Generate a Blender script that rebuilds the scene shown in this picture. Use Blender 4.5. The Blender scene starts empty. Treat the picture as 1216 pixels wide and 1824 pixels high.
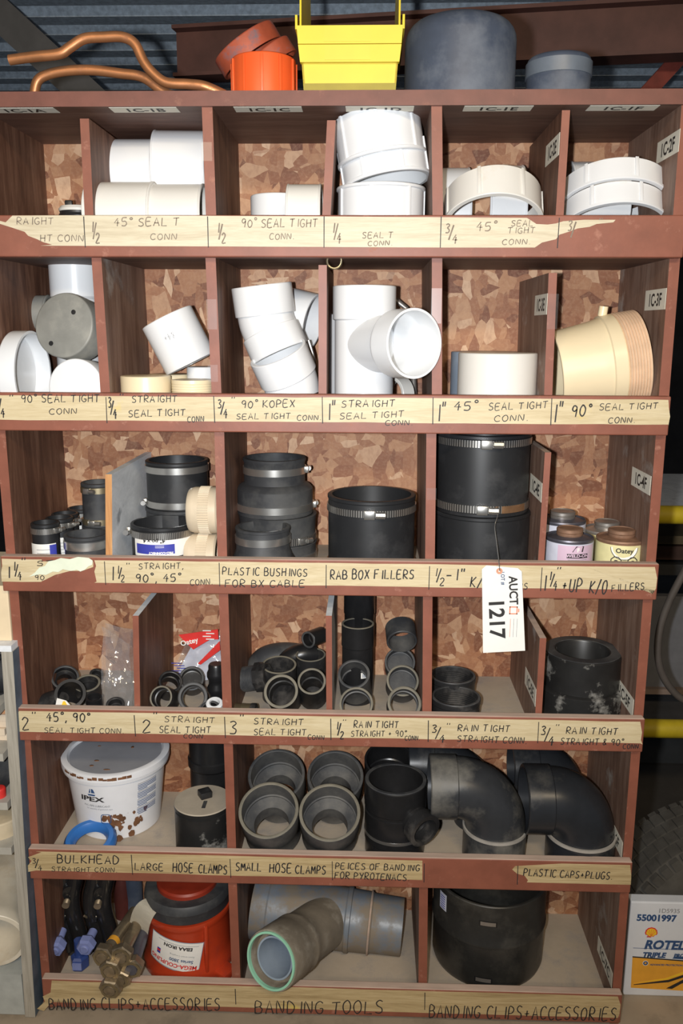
import bpy, bmesh, math, random
from mathutils import Vector, Matrix, Quaternion
random.seed(7)
SC = bpy.context.scene
COL = SC.collection
V = Vector
PI = math.pi
# ------------------------------------------------------------------ camera, light, exposure
F_PX = 1502.67                              # focal length in pixels of a 1216 x 1824 frame
CAM = V((0.0748, -1.5273, 0.2169))
PITCH, YAW, ROLL = math.radians(12.253), math.radians(-1.7746), math.radians(0.2274)
_cy, _sy, _cp, _sp = math.cos(YAW), math.sin(YAW), math.cos(PITCH), math.sin(PITCH)
_r = V((_cy, -_sy, 0)); _h = V((_sy, _cy, 0)); _u = V((0, 0, 1))
FWD = _cp * _h - _sp * _u
UP0 = _sp * _h + _cp * _u
RIGHT = math.cos(ROLL) * _r + math.sin(ROLL) * UP0
UP = math.cos(ROLL) * UP0 - math.sin(ROLL) * _r
cd = bpy.data.cameras.new('camera'); cam = bpy.data.objects.new('camera', cd); COL.objects.link(cam)
cd.sensor_fit = 'VERTICAL'; cd.sensor_height = 36.0; cd.lens = F_PX / 1824 * 36.0
cd.clip_start = 0.02; cd.clip_end = 60
cam.matrix_world = Matrix(((RIGHT.x, UP.x, -FWD.x, CAM.x), (RIGHT.y, UP.y, -FWD.y, CAM.y), (RIGHT.z, UP.z, -FWD.z, CAM.z), (0, 0, 0, 1)))
SC.camera = cam
SC.view_settings.view_transform = 'Standard'; SC.view_settings.look = 'None'
SC.view_settings.exposure = 0.0; SC.view_settings.gamma = 1.0; SC.view_settings.use_curve_mapping = False

def light(name, kind, loc, energy, color, size=0.1, aim=None, size_y=None):
    ld = bpy.data.lights.new(name, kind); ld.energy = energy; ld.color = color
    if kind == 'AREA':
        ld.size = size
        if size_y: ld.shape = 'RECTANGLE'; ld.size_y = size_y
    else: ld.shadow_soft_size = size
    o = bpy.data.objects.new(name, ld); COL.objects.link(o); o.location = loc
    if aim is not None: o.rotation_euler = (V(aim) - V(loc)).to_track_quat('-Z', 'Y').to_euler()
    return o
# the camera's own flash, held a little left of the lens, and two ceiling tubes of the workshop behind the photographer
FLASH = CAM + RIGHT * -0.07 + UP * 0.0 + FWD * 0.0
fl = light('camera_flash', 'SPOT', FLASH, 122.0, (0.95, 0.975, 1.0), 0.014, FLASH + FWD + UP * 0.16 + RIGHT * -0.09)
fl.data.spot_size = math.radians(118); fl.data.spot_blend = 1.0
light('ceiling_tube_near', 'AREA', (0.6, -2.3, 1.24), 26.0, (1.0, 0.80, 0.54), 1.2, (0.3, -0.1, -1.2), 0.16)
light('ceiling_tube_far', 'AREA', (-0.9, -3.2, 1.24), 22.0, (1.0, 0.80, 0.54), 1.2, (-0.2, 0.0, -1.2), 0.16)
wd = bpy.data.worlds.new('world'); SC.world = wd; wd.use_nodes = True
wd.node_tree.nodes['Background'].inputs[0].default_value = (0.62, 0.76, 1.0, 1)
wd.node_tree.nodes['Background'].inputs[1].default_value = 0.06

# ------------------------------------------------------------------ photo-plane measuring helpers (plan the real positions)
def ray(px, py): return FWD * F_PX + RIGHT * (px - 608) + UP * (912 - py)
def at(px, py, y):
    d = ray(px, py); return CAM + d * ((y - CAM.y) / d.y)
def atz(px, py, z):
    d = ray(px, py); return CAM + d * ((z - CAM.z) / d.z)
def depth(p): return (V(p) - CAM).dot(FWD)
def XX(px, y, z):
    n = RIGHT * F_PX - FWD * (px - 608); q = V((0, y, z)) - CAM
    return -(q.y * n.y + q.z * n.z) / n.x + CAM.x
def rpx(w, p): return w / 2 * depth(p) / F_PX

# ------------------------------------------------------------------ mesh helpers
def newbm(): return bmesh.new()
def link(name, bm, mat, smooth=35):
    me = bpy.data.meshes.new(name)
    bmesh.ops.recalc_face_normals(bm, faces=bm.faces[:])
    bm.to_mesh(me); bm.free()
    if smooth:
        me.shade_smooth(); me.set_sharp_from_angle(angle=math.radians(smooth))
    for m in (mat if isinstance(mat, (list, tuple)) else [mat]): me.materials.append(m)
    o = bpy.data.objects.new(name, me); COL.objects.link(o); return o
def part(name, bm, mat, par, loc=None, smooth=35, label=None):
    o = link(name, bm, mat, smooth); o.parent = par
    if loc is not None: o.location = loc
    if label: o['label'] = label
    return o
def tag(o, label, cat, group=None):
    o['label'] = label; o['category'] = cat
    if group: o['group'] = group
    return o
def frame(axis, roll=0.0):
    q = V(axis).normalized().to_track_quat('Z', 'Y')
    return q @ Quaternion((0, 0, 1), roll)
def thing(name, label, cat, loc, axis=None, roll=0.0, group=None, rz=0.0):
    o = bpy.data.objects.new(name, None); COL.objects.link(o); o.empty_display_size = 0.03
    o.location = loc; o.rotation_mode = 'QUATERNION'
    o.rotation_quaternion = frame(axis, roll) if axis is not None else Quaternion((0, 0, 1), rz)
    return tag(o, label, cat, group)
def solo(name, label, cat, bm, mat, loc=(0, 0, 0), axis=None, roll=0.0, group=None, smooth=35, rz=0.0):
    o = link(name, bm, mat, smooth); o.location = loc; o.rotation_mode = 'QUATERNION'
    o.rotation_quaternion = frame(axis, roll) if axis is not None else Quaternion((0, 0, 1), rz)
    return tag(o, label, cat, group)
def struct(name, bm, mat, smooth=35):
    o = link(name, bm, mat, smooth); o['kind'] = 'structure'; return o
def lathe(poly, n=56, closed=True, bm=None, off=(0, 0, 0), flat=1.0):
    bm = bm or newbm(); rings = []
    for r, z in poly:
        if r < 1e-6: rings.append([bm.verts.new((off[0], off[1], z + off[2]))])
        else: rings.append([bm.verts.new((off[0] + r * math.cos(2 * PI * k / n), off[1] + flat * r * math.sin(2 * PI * k / n), z + off[2])) for k in range(n)])
    m = len(rings)
    for i in range(m if closed else m - 1):
        a, b = rings[i], rings[(i + 1) % m]
        if len(a) == 1 and len(b) == 1: continue
        for k in range(n):
            k2 = (k + 1) % n
            if len(a) == 1: bm.faces.new((a[0], b[k], b[k2]))
            elif len(b) == 1: bm.faces.new((a[k], b[0], a[k2]))
            else: bm.faces.new((a[k], b[k], b[k2], a[k2]))
    return bm
def bx(x0, x1, y0, y1, z0, z1, bev=0.0, bm=None, M=None):
    t = newbm(); bmesh.ops.create_cube(t, size=1.0)
    for v in t.verts: v.co = V(((x0 + x1) / 2 + v.co.x * (x1 - x0), (y0 + y1) / 2 + v.co.y * (y1 - y0), (z0 + z1) / 2 + v.co.z * (z1 - z0)))
    if bev: bmesh.ops.bevel(t, geom=t.edges[:], offset=bev, segments=2, profile=0.5, affect='EDGES')
    if M is not None: t.transform(M)
    if bm is None: return t
    join(bm, t); return bm
def join(bm, t):
    me = bpy.data.meshes.new('tmp'); t.to_mesh(me); t.free(); bm.from_mesh(me); bpy.data.meshes.remove(me); return bm
def sweep(pts, ro, ri=None, n=28, bm=None, cap=True):
    bm = bm or newbm(); pts = [V(p) for p in pts]; k = len(pts)
    ro = ro if isinstance(ro, (list, tuple)) else [ro] * k
    tan = [(pts[min(i + 1, k - 1)] - pts[max(i - 1, 0)]).normalized() for i in range(k)]
    a = tan[0].orthogonal().normalized(); fr = []
    for i in range(k):
        a = (a - tan[i] * a.dot(tan[i])).normalized(); fr.append((a.copy(), tan[i].cross(a)))
    def rings(rad): return [[bm.verts.new(pts[i] + (fr[i][0] * math.cos(2 * PI * j / n) + fr[i][1] * math.sin(2 * PI * j / n)) * rad[i]) for j in range(n)] for i in range(k)]
    def strip(a, b):
        for j in range(n): bm.faces.new((a[j], a[(j + 1) % n], b[(j + 1) % n], b[j]))
    R = rings(ro)
    for i in range(k - 1): strip(R[i], R[i + 1])
    if ri:
        ri = ri if isinstance(ri, (list, tuple)) else [ri] * k
        I = rings(ri)
        for i in range(k - 1): strip(I[i], I[i + 1])
        strip(R[0], I[0]); strip(R[-1], I[-1])
    elif cap:
        bm.faces.new(R[0]); bm.faces.new(R[-1])
    return bm
def smoothpath(pts, sub=8):
    pts = [V(p) for p in pts]; out = []
    for i in range(len(pts) - 1):
        p0 = pts[max(i - 1, 0)]; p1 = pts[i]; p2 = pts[i + 1]; p3 = pts[min(i + 2, len(pts) - 1)]
        for s in range(sub):
            t = s / sub
            out.append(0.5 * ((2 * p1) + (p2 - p0) * t + (2 * p0 - 5 * p1 + 4 * p2 - p3) * t * t + (3 * p1 - p0 - 3 * p2 + p3) * t ** 3))
    out.append(pts[-1]); return out
def poly3(pts, bm=None):
    bm = bm or newbm(); f = bm.faces.new([bm.verts.new(p) for p in pts]); return bm
def slab(pts, n, th, bm=None):
    bm = bm or newbm(); n = V(n) * th
    a = [bm.verts.new(V(p)) for p in pts]; b = [bm.verts.new(V(p) + n) for p in pts]; k = len(a)
    bm.faces.new(a[::-1]); bm.faces.new(b)
    for i in range(k): bm.faces.new((a[i], a[(i + 1) % k], b[(i + 1) % k], b[i]))
    return bm
def wrap(bm, R, z0=0.0, a0=0.0, eps=0.0006):
    # bend a flat drawing (x across, y up) around a cylinder of radius R; x = 0 faces angle a0
    for v in bm.verts:
        a = a0 + v.co.x / R; z = v.co.y + z0; v.co = V(((R + eps) * math.cos(a), (R + eps) * math.sin(a), z))
    return bm
def grid(x0, x1, y0, y1, nx=24, ny=2):
    bm = newbm(); g = [[bm.verts.new((x0 + (x1 - x0) * i / nx, y0 + (y1 - y0) * j / ny, 0)) for i in range(nx + 1)] for j in range(ny + 1)]
    for j in range(ny):
        for i in range(nx): bm.faces.new((g[j][i], g[j][i + 1], g[j + 1][i + 1], g[j + 1][i]))
    return bm
def text(s, size, align='CENTER', bold=0.0, shear=0.0, M=None, sx=1.0):
    cu = bpy.data.curves.new('txt', 'FONT'); cu.body = s; cu.size = size; cu.align_x = align; cu.offset = bold; cu.shear = shear; cu.resolution_u = 3
    o = bpy.data.objects.new('txt', cu); me = bpy.data.meshes.new_from_object(o)
    bm = newbm(); bm.from_mesh(me); bpy.data.objects.remove(o); bpy.data.meshes.remove(me); bpy.data.curves.remove(cu)
    if sx != 1.0: bm.transform(Matrix.Diagonal((sx, 1, 1, 1)))
    if M is not None: bm.transform(M)
    return bm
def plane_M(o, r, u):
    r = V(r).normalized(); n = r.cross(V(u)).normalized(); u = n.cross(r)
    return Matrix(((r.x, u.x, n.x, o[0]), (r.y, u.y, n.y, o[1]), (r.z, u.z, n.z, o[2]), (0, 0, 0, 1)))

# ------------------------------------------------------------------ materials
def nodes(name):
    m = bpy.data.materials.new(name); m.use_nodes = True; nt = m.node_tree
    b = nt.nodes['Principled BSDF']; return m, nt, b
def N(nt, t, **kw):
    n = nt.nodes.new(t)
    for k, v in kw.items():
        if isinstance(v, (int, float, str, bool)) and hasattr(n, k): setattr(n, k, v)
    return n
def coords(nt, scale=(1, 1, 1), rot=(0, 0, 0)):
    tc = N(nt, 'ShaderNodeTexCoord'); mp = N(nt, 'ShaderNodeMapping')
    mp.inputs['Scale'].default_value = scale; mp.inputs['Rotation'].default_value = rot
    nt.links.new(tc.outputs['Object'], mp.inputs['Vector']); return mp.outputs['Vector']
def noise(nt, vec, scale, detail=4, rough=0.6):
    n = N(nt, 'ShaderNodeTexNoise'); n.inputs['Scale'].default_value = scale; n.inputs['Detail'].default_value = detail; n.inputs['Roughness'].default_value = rough
    nt.links.new(vec, n.inputs['Vector']); return n.outputs['Fac']
def ramp(nt, fac, stops, interp='LINEAR'):
    r = N(nt, 'ShaderNodeValToRGB'); r.color_ramp.interpolation = interp; e = r.color_ramp.elements
    while len(e) < len(stops): e.new(0.5)
    for i, (p, c) in enumerate(stops):
        e[i].position = p; e[i].color = (c[0], c[1], c[2], 1) if isinstance(c, (tuple, list)) else (c, c, c, 1)
    nt.links.new(fac, r.inputs['Fac']); return r.outputs['Color']
def mix(nt, fac, a, b, mode='MIX'):
    m = N(nt, 'ShaderNodeMix'); m.data_type = 'RGBA'; m.blend_type = mode
    if isinstance(fac, (int, float)): m.inputs[0].default_value = fac
    else: nt.links.new(fac, m.inputs[0])
    for s, x in ((6, a), (7, b)):
        if isinstance(x, (tuple, list)): m.inputs[s].default_value = (x[0], x[1], x[2], 1)
        else: nt.links.new(x, m.inputs[s])
    return m.outputs[2]
def bump(nt, b, fac, strength=0.2, dist=0.002):
    n = N(nt, 'ShaderNodeBump'); n.inputs['Strength'].default_value = strength; n.inputs['Distance'].default_value = dist
    nt.links.new(fac, n.inputs['Height']); nt.links.new(n.outputs['Normal'], b.inputs['Normal'])
def mat(name, c, rough=0.5, metal=0.0, var=0.12, vs=25, dust=None, da=(0.5, 0.7), ds=14, bmp=0.0, coat=0.0, stretch=(1, 1, 1)):
    m, nt, b = nodes(name); vec = coords(nt, stretch)
    f = noise(nt, vec, vs)
    col = ramp(nt, f, [(0.3, [x * (1 - var) for x in c]), (0.7, [min(1, x * (1 + var)) for x in c])])
    if dust:
        g = ramp(nt, noise(nt, vec, ds, 6, 0.65), [(da[0], 0.0), (da[1], 1.0)])
        col = mix(nt, g, col, dust)
        b.inputs['Roughness'].default_value = rough
        rr = ramp(nt, g, [(0.0, rough), (1.0, min(1, rough + 0.35))]); nt.links.new(rr, b.inputs['Roughness'])
    else: b.inputs['Roughness'].default_value = rough
    nt.links.new(col, b.inputs['Base Color']); b.inputs['Metallic'].default_value = metal
    if coat: b.inputs['Coat Weight'].default_value = coat
    if bmp: bump(nt, b, noise(nt, vec, vs * 3), bmp)
    return m
def wood(name, stops, stretch, scale=9, rough=0.6, knots=False, bmp=0.15, stain=None):
    m, nt, b = nodes(name); vec = coords(nt, stretch)
    w = N(nt, 'ShaderNodeTexNoise'); w.inputs['Scale'].default_value = 1.6; nt.links.new(vec, w.inputs['Vector'])
    add = N(nt, 'ShaderNodeVectorMath'); add.operation = 'ADD'; nt.links.new(vec, add.inputs[0]); nt.links.new(w.outputs['Color'], add.inputs[1])
    f = noise(nt, add.outputs[0], scale, 7, 0.68)
    col = ramp(nt, f, stops)
    f2 = noise(nt, vec, scale * 6, 3); col = mix(nt, ramp(nt, f2, [(0.35, 0.0), (0.7, 0.35)]), col, stops[0][1])
    if stain:
        g = ramp(nt, noise(nt, coords(nt), stain[1], 5), [(stain[2], 0.0), (stain[3], 1.0)]); col = mix(nt, g, col, stain[0])
    nt.links.new(col, b.inputs['Base Color']); b.inputs['Roughness'].default_value = rough
    bump(nt, b, f2, bmp, 0.001); return m
def osb_mat():
    m, nt, b = nodes('osb_strand_board'); vec = coords(nt, (1, 1, 1))
    nz = N(nt, 'ShaderNodeTexNoise'); nz.inputs['Scale'].default_value = 28; nz.inputs['Detail'].default_value = 4; nt.links.new(vec, nz.inputs['Vector'])
    sc = N(nt, 'ShaderNodeVectorMath'); sc.operation = 'SCALE'; sc.inputs['Scale'].default_value = 0.009; nt.links.new(nz.outputs['Color'], sc.inputs[0])
    ad = N(nt, 'ShaderNodeVectorMath'); ad.operation = 'ADD'; nt.links.new(vec, ad.inputs[0]); nt.links.new(sc.outputs[0], ad.inputs[1])
    layers = []
    for i, (rot, s) in enumerate((((0, 0.5, 0), (31, 1, 18)), ((0, -0.75, 0), (19, 1, 36)), ((0, 1.25, 0), (24, 1, 46)), ((0, -0.2, 0), (52, 1, 24)))):
        mp = N(nt, 'ShaderNodeMapping'); mp.inputs['Rotation'].default_value = rot; mp.inputs['Scale'].default_value = s; mp.inputs['Location'].default_value = (i * 7.3, 0, i * 3.1)
        nt.links.new(ad.outputs[0], mp.inputs['Vector'])
        vo = N(nt, 'ShaderNodeTexVoronoi'); vo.distance = 'EUCLIDEAN'; vo.inputs['Scale'].default_value = 1.0; vo.inputs['Randomness'].default_value = 1.0
        nt.links.new(mp.outputs[0], vo.inputs['Vector'])
        se = N(nt, 'ShaderNodeSeparateColor'); nt.links.new(vo.outputs['Color'], se.inputs[0]); layers.append((se.outputs, mp.outputs[0]))
    pal = [(0.0, (0.14, 0.043, 0.019)), (0.18, (0.26, 0.098, 0.044)), (0.5, (0.37, 0.162, 0.076)), (0.8, (0.47, 0.245, 0.125)), (1.0, (0.66, 0.43, 0.27))]
    cs = [ramp(nt, l[0][0], pal) for l in layers]
    c = mix(nt, ramp(nt, layers[0][0][1], [(0.45, 0.0), (0.5, 1.0)]), cs[1], cs[0])
    c = mix(nt, ramp(nt, layers[2][0][1], [(0.62, 0.0), (0.66, 1.0)]), c, cs[2])
    c = mix(nt, ramp(nt, layers[3][0][1], [(0.70, 0.0), (0.73, 1.0)]), c, cs[3])
    fine = noise(nt, ad.outputs[0], 160, 4, 0.7); c = mix(nt, ramp(nt, fine, [(0.45, 0.0), (0.75, 0.32)]), c, (0.60, 0.38, 0.23))
    st = noise(nt, layers[0][1], 3.0, 6, 0.7); c = mix(nt, ramp(nt, st, [(0.46, 0.0), (0.76, 0.5)]), c, (0.26, 0.10, 0.052))
    nt.links.new(c, b.inputs['Base Color']); b.inputs['Roughness'].default_value = 0.62
    bump(nt, b, layers[0][0][2], 0.25, 0.0015); return m

def slotted_mat():
    m, nt, b = nodes('slotted_clamp_steel'); tc = N(nt, 'ShaderNodeTexCoord'); g = N(nt, 'ShaderNodeTexGradient'); g.gradient_type = 'RADIAL'
    nt.links.new(tc.outputs['Object'], g.inputs[0])
    mu = N(nt, 'ShaderNodeMath'); mu.operation = 'MULTIPLY'; mu.inputs[1].default_value = 110; nt.links.new(g.outputs['Fac'], mu.inputs[0])
    fr = N(nt, 'ShaderNodeMath'); fr.operation = 'FRACT'; nt.links.new(mu.outputs[0], fr.inputs[0])
    c = ramp(nt, fr.outputs[0], [(0.0, (0.05, 0.05, 0.05)), (0.32, (0.05, 0.05, 0.05)), (0.40, (0.62, 0.60, 0.56)), (1.0, (0.62, 0.60, 0.56))])
    nt.links.new(c, b.inputs['Base Color']); b.inputs['Metallic'].default_value = 0.85; b.inputs['Roughness'].default_value = 0.3; return m

MB = dict(
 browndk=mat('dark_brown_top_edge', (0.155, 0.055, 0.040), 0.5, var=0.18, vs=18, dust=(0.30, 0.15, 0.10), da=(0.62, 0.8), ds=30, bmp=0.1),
 brown=mat('brown_painted_edge', (0.232, 0.078, 0.048), 0.5, var=0.14, vs=18, dust=(0.42, 0.20, 0.14), da=(0.60, 0.8), ds=38, bmp=0.1),
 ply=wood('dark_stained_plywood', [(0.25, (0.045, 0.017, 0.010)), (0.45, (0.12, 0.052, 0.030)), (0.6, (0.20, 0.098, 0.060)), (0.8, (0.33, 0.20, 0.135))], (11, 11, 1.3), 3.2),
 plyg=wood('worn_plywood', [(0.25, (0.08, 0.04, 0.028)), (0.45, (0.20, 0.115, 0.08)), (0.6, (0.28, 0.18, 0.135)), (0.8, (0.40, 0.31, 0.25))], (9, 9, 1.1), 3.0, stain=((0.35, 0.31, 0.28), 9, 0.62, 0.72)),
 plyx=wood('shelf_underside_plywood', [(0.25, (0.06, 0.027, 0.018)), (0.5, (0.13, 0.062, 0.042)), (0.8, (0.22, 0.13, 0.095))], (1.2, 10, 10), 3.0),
 osb=osb_mat(),
 dusty=mat('dusty_shelf_floor', (0.43, 0.36, 0.28), 0.85, var=0.12, vs=10, dust=(0.34, 0.30, 0.26), da=(0.5, 0.7), ds=20, bmp=0.05),
 liptop=mat('bare_worn_lip_edge', (0.50, 0.375, 0.30), 0.8, var=0.18, vs=40, stretch=(0.2, 1, 1), bmp=0.1),
 tape=wood('woodgrain_label_tape', [(0.25, (0.44, 0.345, 0.19)), (0.5, (0.60, 0.50, 0.31)), (0.8, (0.70, 0.61, 0.42))], (2.2, 30, 30), 3.2, 0.5, bmp=0.0, stain=((0.66, 0.50, 0.12), 7, 0.70, 0.78)),
 taped=wood('darker_woodgrain_tape', [(0.25, (0.27, 0.185, 0.085)), (0.5, (0.50, 0.385, 0.205)), (0.8, (0.66, 0.535, 0.32))], (1.6, 34, 34), 3.4, 0.5, bmp=0.0, stain=((0.60, 0.46, 0.10), 7, 0.70, 0.78)),
 tapeold=wood('bleached_label_tape', [(0.25, (0.44, 0.37, 0.25)), (0.5, (0.60, 0.53, 0.38)), (0.8, (0.70, 0.63, 0.48))], (2.2, 30, 30), 3.2, 0.55, bmp=0.0),
 ink=mat('black_marker_ink', (0.022, 0.020, 0.020), 0.6, var=0.2),
 fade=mat('faded_marker_ink', (0.20, 0.16, 0.12), 0.7, var=0.3, vs=60),
 paper=mat('white_paper', (0.80, 0.79, 0.75), 0.6, var=0.03), paperold=mat('old_cream_paper', (0.76, 0.72, 0.61), 0.7, var=0.06, dust=(0.5, 0.42, 0.3), da=(0.6, 0.8)),
 green=mat('pale_green_paper', (0.68, 0.73, 0.58), 0.7, var=0.08),
 gap=mat('torn_label_paper', (0.60, 0.50, 0.34), 0.8),
 white=mat('white_pvc', (0.77, 0.785, 0.80), 0.28, var=0.02, vs=6, dust=(0.72, 0.66, 0.55), da=(0.64, 0.82), ds=9),
 whited=mat('handled_white_pvc', (0.75, 0.73, 0.68), 0.35, var=0.04, vs=7, dust=(0.64, 0.55, 0.42), da=(0.58, 0.80), ds=7),
 cream=mat('cream_pvc', (0.78, 0.66, 0.44), 0.35, var=0.05, vs=8),
 ivory=mat('ivory_knurled_plastic', (0.62, 0.52, 0.38), 0.42, var=0.08, vs=20),
 grey=mat('grey_plastic', (0.24, 0.24, 0.22), 0.4, var=0.14, vs=18, dust=(0.34, 0.33, 0.29), da=(0.5, 0.75), ds=16),
 slate=mat('slate_blue_pvc', (0.066, 0.082, 0.118), 0.45, var=0.18, vs=9, dust=(0.20, 0.22, 0.25), da=(0.45, 0.8), ds=8),
 black=mat('black_abs', (0.013, 0.013, 0.014), 0.32, var=0.2),
 blackd=mat('dusty_black_abs', (0.018, 0.018, 0.019), 0.4, var=0.2, dust=(0.11, 0.10, 0.09), da=(0.48, 0.78), ds=13),
 char=mat('dusty_charcoal_abs', (0.036, 0.038, 0.042), 0.5, var=0.15, vs=10, dust=(0.135, 0.13, 0.12), da=(0.42, 0.78), ds=9),
  charl=mat('dust_filmed_charcoal_abs', (0.060, 0.062, 0.066), 0.55, var=0.15, vs=10, dust=(0.20, 0.19, 0.17), da=(0.40, 0.75), ds=9),
 ringg=mat('pale_ground_edge', (0.34, 0.32, 0.29), 0.45, var=0.15, vs=30),
 rim=mat('scuffed_pipe_rim', (0.17, 0.155, 0.12), 0.7, var=0.2, vs=30),
 rubber=mat('black_rubber', (0.017, 0.018, 0.020), 0.42, var=0.15, vs=12, dust=(0.05, 0.05, 0.052), da=(0.5, 0.85), ds=10),
 rubberd=mat('dusty_rubber', (0.030, 0.032, 0.036), 0.55, var=0.15, vs=12, dust=(0.10, 0.10, 0.095), da=(0.45, 0.8), ds=10),
 steel=mat('brushed_steel', (0.62, 0.61, 0.58), 0.28, 0.9, var=0.06, vs=30), slot=slotted_mat(),
 rusty=mat('rusty_steel', (0.30, 0.17, 0.09), 0.5, 0.6, var=0.25, vs=40, dust=(0.20, 0.10, 0.05), da=(0.5, 0.7), ds=50),
 brass=mat('brassy_steel', (0.36, 0.30, 0.19), 0.35, 0.85, var=0.15, vs=30),
 bolt=mat('oily_bolt_steel', (0.34, 0.275, 0.19), 0.38, 0.75, var=0.25, vs=60),
 copper=mat('copper_tube', (0.46, 0.20, 0.085), 0.42, 0.6, var=0.18, vs=22, dust=(0.28, 0.12, 0.06), da=(0.55, 0.75), ds=30),
 orange=mat('orange_plastic', (0.80, 0.115, 0.025), 0.38, var=0.06, vs=10),
 rust=mat('rust_orange_paint', (0.36, 0.075, 0.035), 0.5, var=0.2, vs=25, dust=(0.16, 0.13, 0.15), da=(0.55, 0.72), ds=28),
 redpaint=mat('red_orange_enamel', (0.44, 0.045, 0.014), 0.3, var=0.15, vs=9, dust=(0.30, 0.035, 0.02), da=(0.55, 0.8), ds=12, coat=0.3),
 yellow=mat('yellow_plastic', (0.74, 0.57, 0.03), 0.4, var=0.05, vs=12),
 yellowd=mat('dirty_yellow_plastic', (0.34, 0.27, 0.03), 0.55, var=0.1),
 blue=mat('blue_plastic', (0.035, 0.16, 0.48), 0.35, var=0.1, vs=12, dust=(0.12, 0.25, 0.5), da=(0.6, 0.8)),
 bluel=mat('powder_blue_coating', (0.20, 0.24, 0.48), 0.4, var=0.1), blued=mat('dark_blue_coating', (0.03, 0.06, 0.22), 0.35, var=0.1),
 green2=mat('mint_green_plastic', (0.30, 0.62, 0.44), 0.4, var=0.06),
 dirty=mat('muddy_grey_pvc', (0.15, 0.175, 0.21), 0.4, var=0.2, vs=9, dust=(0.20, 0.165, 0.125), da=(0.42, 0.58), ds=14, bmp=0.1),
 mud=mat('mud_caked_pvc', (0.20, 0.17, 0.13), 0.6, var=0.25, vs=14, dust=(0.30, 0.27, 0.22), da=(0.5, 0.7), ds=18, bmp=0.2),
 bluegrey=mat('blue_grey_pvc', (0.28, 0.34, 0.42), 0.35, var=0.08),
 iron=mat('black_enamel_iron', (0.014, 0.014, 0.015), 0.2, var=0.2, coat=0.4),
 lilac=mat('lilac_print', (0.60, 0.44, 0.56), 0.5, var=0.05), labelyel=mat('pale_yellow_print', (0.72, 0.67, 0.36), 0.5, var=0.10),
 labelcool=mat('cool_white_print', (0.56, 0.58, 0.68), 0.5, var=0.1),
 tin=mat('tarnished_tin', (0.42, 0.39, 0.36), 0.38, 0.75, var=0.18, vs=30, dust=(0.22, 0.16, 0.13), da=(0.5, 0.75), ds=30),
 tind=mat('dark_tin', (0.13, 0.13, 0.16), 0.4, 0.6, var=0.2, vs=30), rustcap=mat('rusted_can_cap', (0.27, 0.155, 0.10), 0.6, 0.35, var=0.2, vs=60),
 bluelab=mat('blue_print', (0.045, 0.055, 0.36), 0.45, var=0.04), navy=mat('navy_print', (0.03, 0.075, 0.19), 0.5, var=0.04),
 greyprint=mat('grey_print', (0.30, 0.30, 0.31), 0.6), redprint=mat('red_print', (0.66, 0.035, 0.03), 0.45), orangeprint=mat('amber_print', (0.76, 0.36, 0.035), 0.5, var=0.08), yelprint=mat('yellow_print', (0.86, 0.55, 0.03), 0.5),
 peach=mat('peach_print', (0.80, 0.25, 0.14), 0.5), tancard=mat('tan_reinforcement', (0.62, 0.30, 0.19), 0.7),
 rawply=wood('raw_plywood_edge', [(0.3, (0.36, 0.15, 0.05)), (0.6, (0.56, 0.29, 0.11)), (0.8, (0.66, 0.42, 0.2))], (30, 30, 2), 3),
 greypanel=wood('grey_weathered_panel', [(0.3, (0.62, 0.65, 0.68)), (0.55, (0.80, 0.83, 0.86)), (0.8, (0.88, 0.90, 0.92))], (6, 4, 8), 3, stain=((0.34, 0.36, 0.39), 14, 0.62, 0.72)),
 lubrust=mat('brown_grime', (0.16, 0.07, 0.03), 0.7, var=0.4, vs=50), bucket=mat('white_bucket', (0.76, 0.77, 0.80), 0.35, var=0.03), lid=mat('grey_white_lid', (0.30, 0.31, 0.345), 0.45, var=0.12, vs=9),
 dusttop=mat('dust_covered_top', (0.38, 0.33, 0.26), 0.9, var=0.12, vs=20),
 smear=mat('black_with_white_smears', (0.016, 0.016, 0.016), 0.4, var=0.2, dust=(0.46, 0.45, 0.42), da=(0.55, 0.72), ds=13),
)
def clear_mat(name, tint=(0.9, 0.93, 0.96), alpha=0.25, rough=0.08):
    m, nt, b = nodes(name); out = nt.nodes['Material Output']; nt.nodes.remove(b)
    tr = N(nt, 'ShaderNodeBsdfTransparent'); gl = N(nt, 'ShaderNodeBsdfGlossy'); gl.inputs['Roughness'].default_value = rough; gl.inputs['Color'].default_value = (1, 1, 1, 1)
    df = N(nt, 'ShaderNodeBsdfDiffuse'); df.inputs['Color'].default_value = (*tint, 1)
    m1 = N(nt, 'ShaderNodeMixShader'); m1.inputs[0].default_value = 0.34; nt.links.new(gl.outputs[0], m1.inputs[1]); nt.links.new(df.outputs[0], m1.inputs[2])
    mx = N(nt, 'ShaderNodeMixShader'); mx.inputs[0].default_value = alpha
    nt.links.new(tr.outputs[0], mx.inputs[1]); nt.links.new(m1.outputs[0], mx.inputs[2]); nt.links.new(mx.outputs[0], out.inputs['Surface']); return m
MB['film'] = clear_mat('clear_polythene', alpha=0.24); MB['cello'] = clear_mat('clear_sticky_tape', tint=(0.5, 0.5, 0.5), alpha=0.035, rough=0.3)
MB['rearwood'] = MB['ply']

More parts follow.
